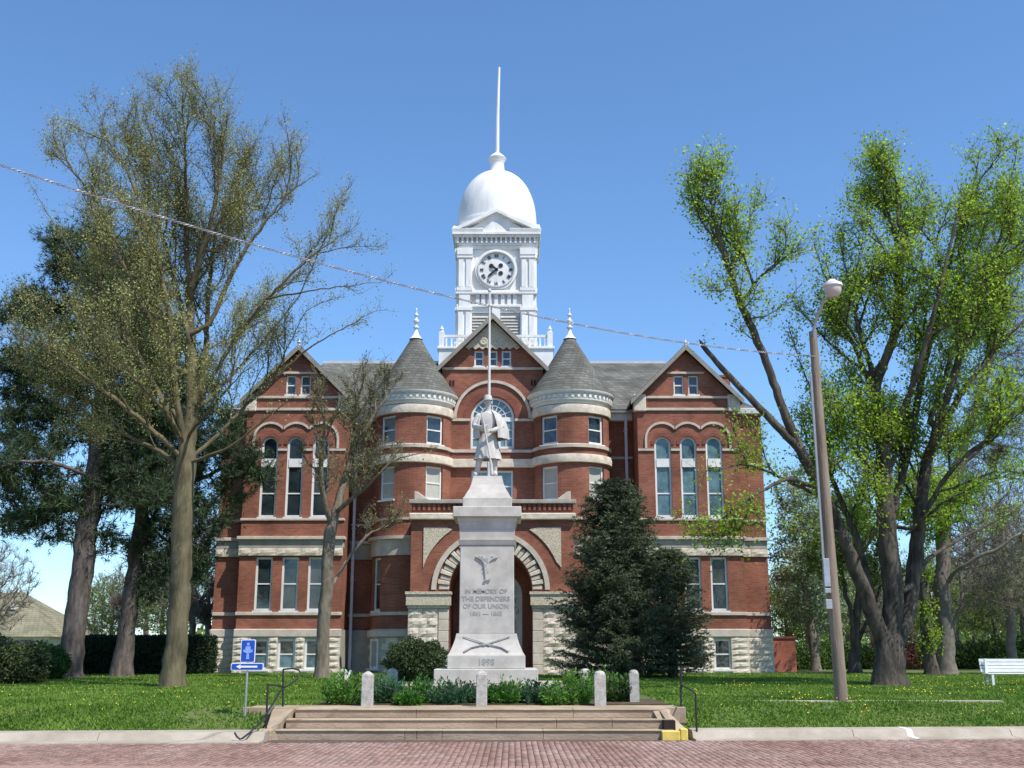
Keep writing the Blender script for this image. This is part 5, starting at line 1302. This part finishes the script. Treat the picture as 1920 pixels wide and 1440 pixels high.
make_tree('ivy_tree', 'ivy-covered leaning trunk between two dark trunks at right', 'tree', (1742,1264), 46, [([(1746,1266),(1740,1200),(1732,1120),(1722,1020),(1715,900)], .26, .14)],
  [(1736,1160,14,90),(1728,1050,20,60),(1740,940,90,70)], 600, .35, 2.0, .5, .26, .014, 'bark_dark', 'leaf_green', 9000, .12, twigs=3000, twig_len=.4, lspread=.12)
make_tree('bare_tree', 'tall forked dark tree with bare twigs near the white bench', 'tree', (1775,1266), 47, [([(1776,1268),(1772,1180),(1766,1080),(1768,980),(1800,860),(1850,700),(1880,520)], .34, .04), ([(1768,1100),(1800,1060,-1),(1860,1035,-1.5),(1930,990,-2)], .1,.02), ([(1780,1200),(1808,1120,.5),(1795,1050,.8)], .09,.02),
   ([(1790,880),(1860,820,1),(1930,740,1)], .1,.02), ([(1770,980),(1740,880),(1760,760)], .1,.02)],
  [(1870,480,60,90),(1900,640,60,110),(1880,800,80,90),(1860,1000,80,60),(1900,1100,60,60),(1800,1120,40,40),(1790,900,60,60)], 2600, .38, 2.2, .5, .34, .012, 'bark_far', 'leaf_mid', 9000, .08, twigs=8000, twig_len=.8, lspread=.05, twig_r=.008)

# spruces
def spruce(Xc, Y, H, Rm, label, seed, nb=150, skew=0):
    rs = np.random.default_rng(seed); g = gz(Xc, Y); t = thing('spruce_tree', label, 'tree', (Xc, Y, g), 'dark spruces before the entrance')
    A_ = np.array([[Xc, Y, g-.1+H*i/10] for i in range(10)]); B_ = np.array([[Xc, Y, g-.1+H*(i+1)/10] for i in range(10)])
    ra = np.linspace(.2, .03, 11); parts = [tubes(A_, B_, ra[:10], ra[1:], 10)]
    NP, ND = [], []
    for i in range(nb):
        f = rs.uniform(0, 1)**.8; z = g+.12+(H-.3)*(round(f*22)/22*.8+f*.2); az = rs.uniform(0, 2*math.pi)
        bump_ = 1+.07*math.sin(az*3+f*9+seed)+.08*math.sin(az*5-f*23)+.05*math.sin(f*46)
        R_ = Rm*((1-f)**.54)*bump_*rs.uniform(.74, 1.06)+.10
        slope = .35-.55*(1-f); d = np.array([math.cos(az), math.sin(az), 0])
        m = max(3, int(R_/.22)); pts = []
        for j in range(m+1):
            u = j/m; pts.append(np.array([Xc, Y, z])+d*R_*u+np.array([0,0, R_*(slope*u+.28*u*u)]))
        pts = np.array(pts); rb = np.linspace(.03, .006, m+1)*(.5+R_/Rm*.6); parts.append(tubes(pts[:-1], pts[1:], rb[:-1], rb[1:], 3))
        side = np.array([-d[1], d[0], 0])
        for j in range(1, m+1):
            for sgn in (-1, 1):
                Lb = min(.85, .30+.5*R_*(1-j/m)*.55)*rs.uniform(.6, 1.1); dd = d*.75+side*sgn*.8+np.array([0,0,rs.uniform(-.25,.1)]); dd /= np.linalg.norm(dd)
                k = int(Lb/.055)+1
                q_ = pts[j]+dd*(np.arange(k)[:, None]+.5)*.055+rs.normal(size=(k,3))*.02; q_[:, 2] -= (np.arange(k)*.055)**2*.35
                NP.append(q_); ND.append(np.tile(dd, (k,1)))
            k = 3; q_ = pts[j-1]+(pts[j]-pts[j-1])*rs.uniform(0,1,(k,1)); NP.append(q_); ND.append(np.tile(d, (k,1)))
    V, F_ = merge(parts); np_mesh('trunk', V, F_, M['bark_dark'], t, True)
    NP = np.concatenate(NP); ND = np.concatenate(ND); V, F_ = needle_tris(NP, ND, .12, 4, .6, .26); np_mesh('crown', V, F_, M['needle_spruce'], t)
    return t
x = W(1160, 1270, 41)[0]
spruce(x, 41, 7.0, 2.3, 'large dark blue-green spruce in front of the right turret', 3, 520)
x = W(1262, 1270, 41.5)[0]
spruce(x, 41.5, 4.6, 1.45, 'smaller spruce to the right of and merging with the large spruce', 5, 250)

# shrubs
def shrub(name, label, cat, c, r, nstem, nleaf, lsize, leaf, bark='bark_dark', group=None, box=False, upright=False, core=False):
    X, Y, zc = c; t = thing(name, label, cat, (X, Y, gz(X, Y)), group)
    g = rng.normal(size=(nleaf,3)); g /= np.linalg.norm(g, axis=1, keepdims=True)
    if box: g = g/np.max(np.abs(g), axis=1, keepdims=True)
    lump = 1+.14*np.sin(g[:,0]*7+c[0])*np.cos(g[:,2]*6)+.08*np.sin(g[:,0]*17+g[:,2]*13) if not box else 1+.04*np.sin(g[:,0]*23)
    rad = rng.uniform(0,1,nleaf)**(.25 if not box else .06)
    P_ = np.array([X,Y,zc])+g*np.array(r)*(rad*lump)[:,None]
    P_ = P_[P_[:,2] > gz(X,Y)-.02]
    V, F_ = leaf_quads(P_, lsize, np.array([[0,0,.8]]) if upright else None)
    np_mesh('foliage', V, F_, M[leaf], t)
    th_ = rng.uniform(0, 2*np.pi, nstem); rr_ = rng.uniform(.1, .9, nstem)
    A_ = np.stack([X+np.cos(th_)*r[0]*.25*rr_, Y+np.sin(th_)*r[1]*.25*rr_, np.full(nstem, gz(X,Y)-.03)], 1); B_ = np.stack([X+np.cos(th_)*r[0]*.8*rr_, Y+np.sin(th_)*r[1]*.8*rr_, zc+r[2]*.8*rng.uniform(.2,1,nstem)], 1)
    V, F_ = tubes(A_, B_, np.full(nstem,.012), np.full(nstem,.004), 4); np_mesh('stem', V, F_, M[bark], t)
    return t
X = W(780,1240,37)[0]
shrub('juniper_shrub', 'dark juniper shrub with bronze tips left of the memorial', 'shrub', (X, 37.5, 1.25), (1.02,.9,.75), 40, 16000, .075, 'juniper')
def wx(p, y): return W(p, 1250, y)[0]
# yew hedge as separate bushes clipped together
for i, (p, lb) in enumerate(((175,'left stretch of the clipped dark hedge, between the two pine trunks'),(262,'middle stretch of the clipped dark hedge, right of the second pine trunk'),(350,'right stretch of the clipped dark hedge, ending at the courthouse corner'))):
    t = shrub('hedge', lb, 'hedge', (wx(p, 47.5), 47.5, 1.35), (1.08,.7,.82), 60, 17000, .09, 'hedge', group='clipped dark hedge behind the pines', box=True)
    X_ = wx(p, 47.5); MB().box(X_-1.0, X_+1.0, 47.0, 48.0, .6, 2.05).build('inner_growth', M['hedge'], t)
shrub('bush', 'large dark green bush at the left edge of the lawn', 'shrub', (wx(20, 35), 35, 1.15), (1.15,.9,.75), 50, 12000, .09, 'juniper', group='bushes at the left edge')
shrub('bush', 'yellow-green bush beside the leftmost pine trunk', 'shrub', (wx(82, 40), 40, 1.15), (.85,.8,.72), 50, 10000, .09, 'bush', group='bushes at the left edge')
shrub('bush', 'tall loose bush rising behind the dark left bush', 'shrub', (wx(-60, 40), 40, 1.4), (1.4,1.0,.9), 60, 9000, .10, 'bush', group='bushes at the left edge')
# bed plants
def bedplant(lb, X, Y, rx, H, lf):
    t = thing('bed_plant', lb, 'plant', (X, Y, .54), 'plants in the memorial bed'); ns = 75
    a = rng.uniform(0, 2*np.pi, ns); r_ = rx*np.sqrt(rng.uniform(0, 1, ns)); A_ = np.stack([X+np.cos(a)*r_*.55, Y+np.sin(a)*r_*.5, np.full(ns, .5)], 1)
    hh = H*rng.uniform(.35, 1.15, ns)*(1-.45*(r_/rx)**2); B_ = np.stack([X+np.cos(a)*r_*1.15, Y+np.sin(a)*r_*.9, .52+hh], 1)+rng.normal(size=(ns,3))*.02
    V, F_ = tubes(A_, B_, np.full(ns,.006), np.full(ns,.003), 3); np_mesh('stem', V, F_, M['bush'], t)
    n_ = 2600; i = rng.integers(0, ns, n_); u = rng.uniform(.12, 1.02, (n_,1)); P_ = A_[i]+(B_[i]-A_[i])*u+rng.normal(size=(n_,3))*.022
    dd = P_-np.array([X, Y, .45]); dd /= np.linalg.norm(dd, axis=1, keepdims=True)
    V, F_ = leaf_quads(P_, .085, dd*.7, aspect=.38); np_mesh('foliage', V, F_, M[lf], t)
bed = [(650,24.3,.40,.33,'bedleaf','bright green leafy plant left of the first granite post'),(725,24.4,.34,.30,'bedleaf2','dusky green plant right of the first granite post'),
       (790,24.5,.28,.26,'bedleaf','light green plant before the pale slab edge'),(845,24.3,.38,.24,'bedleaf2','blue-green plant left of the middle granite post'),(950,24.3,.30,.26,'bedleaf','green plant touching the right side of the middle post'),
       (1000,24.4,.32,.24,'bedleaf2','low blue-green plant below the memorial\'s right side'),(1075,24.3,.40,.34,'bedleaf','tall bright plant left of the right front post'),(1040,24.1,.26,.18,'bedleaf','low pale plant under the memorial\'s right slab end'),
       (1155,25.2,.36,.28,'bush','dark leafy plant between the two right granite posts'),(690,26.0,.5,.34,'bush','dark green plant in the back of the bed behind the first post'),(1120,26.5,.5,.34,'bedleaf','green plant rising behind the right front post'),
       (765,23.95,.22,.13,'bedleaf','tiny yellow-green plant at the bed edge, left part'),(905,24.6,.3,.22,'bedleaf2','blue-green plant directly behind the middle post')]
for (p, Y, rx, rz, lf, lb) in bed:
    bedplant(lb, wx(p, Y), Y, rx*1.15, rz*1.9, lf)

# background trees from four prototypes
def proto(kind):
    r = {'green': ('leaf_mid', 7000, .20, 2600), 'bare': (None, 0, 0, 5200), 'red': ('leaf_red', 2500, .12, 2600), 'yg': ('leaf_green', 5000, .18, 2600)}[kind]
    H = 9.0
    g = rng.normal(size=(700,3)); g /= np.linalg.norm(g, axis=1, keepdims=True); g *= rng.uniform(0,1,(700,1))**.4
    at = np.array([0,0,5.6])+g*np.array([2.9,2.9,3.4])
    nodes, par, rmin = colonize([([(0,0,-.2),(.05,0,1.2),(0,.1,2.4),(.1,0,4)], .17, .1)], at, .4, 2.4, .5)
    parts, tP, tD, _ = tree_mesh(nodes, par, rmin, .19, .014, .3, r[3], .8, .011, .35)
    V, F_ = merge(parts); a = np_mesh('trunk', V, F_, M['bark_far'], None, True); res = [('trunk', a.data)]; bpy.data.objects.remove(a)
    if r[0]:
        i = rng.integers(0, len(tP), r[1]); V, F_ = leaf_quads(tP[i]+rng.normal(size=(r[1],3))*.18, r[2]); a = np_mesh('crown', V, F_, M[r[0]]); res.append(('crown', a.data)); bpy.data.objects.remove(a)
    return res
PR = {k: proto(k) for k in ('green', 'bare', 'red', 'yg')}
def bg(px_, Y, s, kind, label, sz=1.0):
    X_ = W(px_, 1240, Y)[0]; t = thing('background_tree', label, 'tree', (X_, Y, .6), 'background trees'); t.rotation_euler = (0, 0, random.uniform(0, 6)); t.scale = (s, s, s*sz)
    for nm, me in PR[kind]:
        o = bpy.data.objects.new(nm, me); col.objects.link(o); o.parent = t
    return t
bg(170, 85, .75, 'bare', 'small bare tree behind the hedge, just right of the leftmost pine')
bg(205, 80, .70, 'green', 'small greening tree behind the hedge between the pine trunks')
bg(300, 72, .78, 'green', 'greening tree behind the hedge, between second pine and big tree')
bg(270, 78, .95, 'bare', 'bare grey tree behind the second pine trunk')
bg(355, 64, .98, 'bare', 'bare twiggy tree behind the hedge beside the courthouse corner')
bg(385, 60, .88, 'bare', 'bare tree touching the courthouse\'s left edge')
bg(-18, 66, .8, 'bare', 'bare tree at the far left edge beside the distant house')
rows = [(1478,66,.62,'green','small green tree low beside the brick enclosure'),(1515,70,.8,'yg','bright green tree behind the lamp pole, left side'),(1560,64,.7,'green','round green tree low behind the lamp pole'),
 (1640,68,.75,'bare','bare tree seen behind the big trunk, left side'),(1590,75,.9,'green','green tree between lamp pole and big trunk'),(1720,66,.42,'red','reddish low shrub-like tree right of the big trunk'),(1690,80,.9,'bare','bare tree seen right of the big trunk'),
 (1760,78,.85,'green','green tree behind the ivy-covered trunk'),(1830,70,.62,'yg','low bright tree left of the white bench'),(1800,85,1.0,'bare','grey bare tree left above the bench'),(1870,66,.62,'green','low green tree directly behind the bench'),
 (1850,90,1.1,'bare','tall bare tree far behind the bench'),(1905,72,.8,'yg','bright green tree at the right edge behind the bench'),(1925,62,1.0,'bare','bare tree at the extreme right edge'),(1665,60,.35,'red','small reddish bush behind the big trunk base'),
 (1960,80,1.0,'green','green tree just past the right edge'),(1535,90,1.0,'bare','bare tree far behind the courthouse corner'),(1900,58,1.25,'bare','tall bare tree above the bench at right')]
for a in rows: bg(*a)
# undergrowth band behind the right lawn
for i, (p, Y, rx, rz, lf, lb) in enumerate(((1500,60,2.0,.9,'bush','low green undergrowth beside the brick enclosure'),(1570,62,2.0,1.0,'bush','low undergrowth behind the lamp pole base'),(1640,63,1.8,.9,'juniper','dark undergrowth behind the big trunk, left'),
      (1715,61,1.7,.9,'leaf_red','reddish undergrowth right of the big trunk'),(1790,63,1.9,1.0,'juniper','undergrowth behind the forked dark tree'),(1860,62,1.9,1.1,'bush','undergrowth behind the bench\'s left half'),(1930,62,2.0,1.2,'bush','undergrowth behind the bench\'s right half'))):
    shrub('undergrowth', lb, 'bushes', (wx(p, Y), Y, .7+rz*.4), (rx,.8,rz), 80, 7000, .13, lf, 'bark_far', group='undergrowth behind the right lawn')
tl = []
for side, x0_, x1_ in (('l',-140,-24),('r',28,150)):
    n = 60000; xs_ = rng.uniform(x0_, x1_, n); tl.append(np.stack([xs_, rng.uniform(105,125,n), .3+rng.uniform(0,1,n)**.8*((2.6 if side == 'l' else 5.0)+1.4*np.sin(xs_*.21)+.9*np.sin(xs_*.77)+.7*np.sin(xs_*2.1))], 1))
V, F_ = leaf_quads(np.concatenate(tl), .45); stuff(tag(np_mesh('far_woodland', V, F_, M['leaf_mid']), 'far line of low green woodland along the horizon', 'woodland'))

# grass blades and dandelions
n = 350000; y = 21.4+27.8*rng.uniform(0,1,n)**1.5; x = rng.uniform(-1,1,n)*(y*.49+.8)
cy = 21.52+.065*x; keep = (y-cy > .86)
keep &= ~((x > -4.75) & (x < 3.45) & (y < 24.0)) & ~((x > -4.0) & (x < 3.2) & (y < 30)) & ~((x > -5.4) & (x < 3.5) & (y > 23.2) & (y < 23.52))
keep &= ~((y > 25.36) & (y < 25.56) & (((x > 4.6) & (x < 10.6))))
keep &= ~((np.abs(x+.9) < 12.4) & (y > 50)) & ~((np.abs(x+.9) < 3.6) & (y > 46))
pn = np.sin(x*1.3+.8*np.sin(y*.9))*np.sin(y*1.1+.7*np.sin(x*.8))+.5*np.sin(x*3.1+y*2.3)*np.sin(y*2.9-x)
keep &= ~((pn > .75) & (rng.uniform(0,1,n) < .55))
for (p_, Y_, rr_) in ((322,33,.75),(130,42,1.0),(228,44,.9),(603,41.5,.6),(1668,34,1.1),(1578,25.4,.35)):
    keep &= ~((np.hypot(x-W(p_, 1280, Y_)[0], y-Y_) < rr_*rng.uniform(.5,1.1,n)) & (rng.uniform(0,1,n) < .85))
bare = (x < -4.7) & (x > -6.4) & (y < 23.9); keep &= ~(bare & (rng.uniform(0,1,n) < .6))
x = x[keep]; y = y[keep]; n = len(x); z = np.array([gz(a, b) for a, b in zip(x, y)])
h = rng.uniform(.025,.07,n)*(1+.35*np.sin(x*1.7)*np.sin(y*1.3)); wd = .011+.0006*y; a = rng.uniform(0, np.pi, n); lean = rng.normal(size=(n,2))*.035
P0 = np.stack([x-np.cos(a)*wd, y-np.sin(a)*wd, z-.01],1); P1 = np.stack([x+np.cos(a)*wd, y+np.sin(a)*wd, z-.01],1); P2 = np.stack([x+lean[:,0], y+lean[:,1], z+h],1)
stuff(tag(np_mesh('grass', np.stack([P0,P1,P2],1).reshape(-1,3), np.arange(3*n).reshape(-1,3), M['grass']), 'short bright green lawn grass in front of the courthouse', 'grass'))
n = 1500; y = 23+20*rng.uniform(0,1,n)**1.3; x = rng.uniform(-1,1,n)*(y*.47); cl = np.sin(x*.9+2)*np.sin(y*.8)+.6*np.sin(x*2.1); k = (cl > -.1) & (y-21.52-.065*x > 1.4) & ((x < -5.2) | (x > 4.2)) & ((x > 3) | (rng.uniform(0,1,n) < .45))
x = x[k]; y = y[k]; n = len(x); z = np.array([gz(a, b) for a, b in zip(x, y)])+.085; r_ = rng.uniform(.010,.020,n)
Pn = np.stack([x,y,z],1); off = np.stack([np.cos(np.arange(6)*np.pi/3), np.sin(np.arange(6)*np.pi/3), np.zeros(6)],1)
V = np.concatenate([Pn[:,None]+off[None]*r_[:,None,None], (Pn+np.array([0,0,.02]))[:,None]],1).reshape(-1,3)
Fd = np.array([[j,(j+1)%6,6] for j in range(6)]); F_ = (Fd[None]+7*np.arange(n)[:,None,None]).reshape(-1,3)
stuff(tag(np_mesh('dandelions', V, F_, M['yellowflower']), 'scattered yellow dandelion heads in the lawn', 'flowers'))
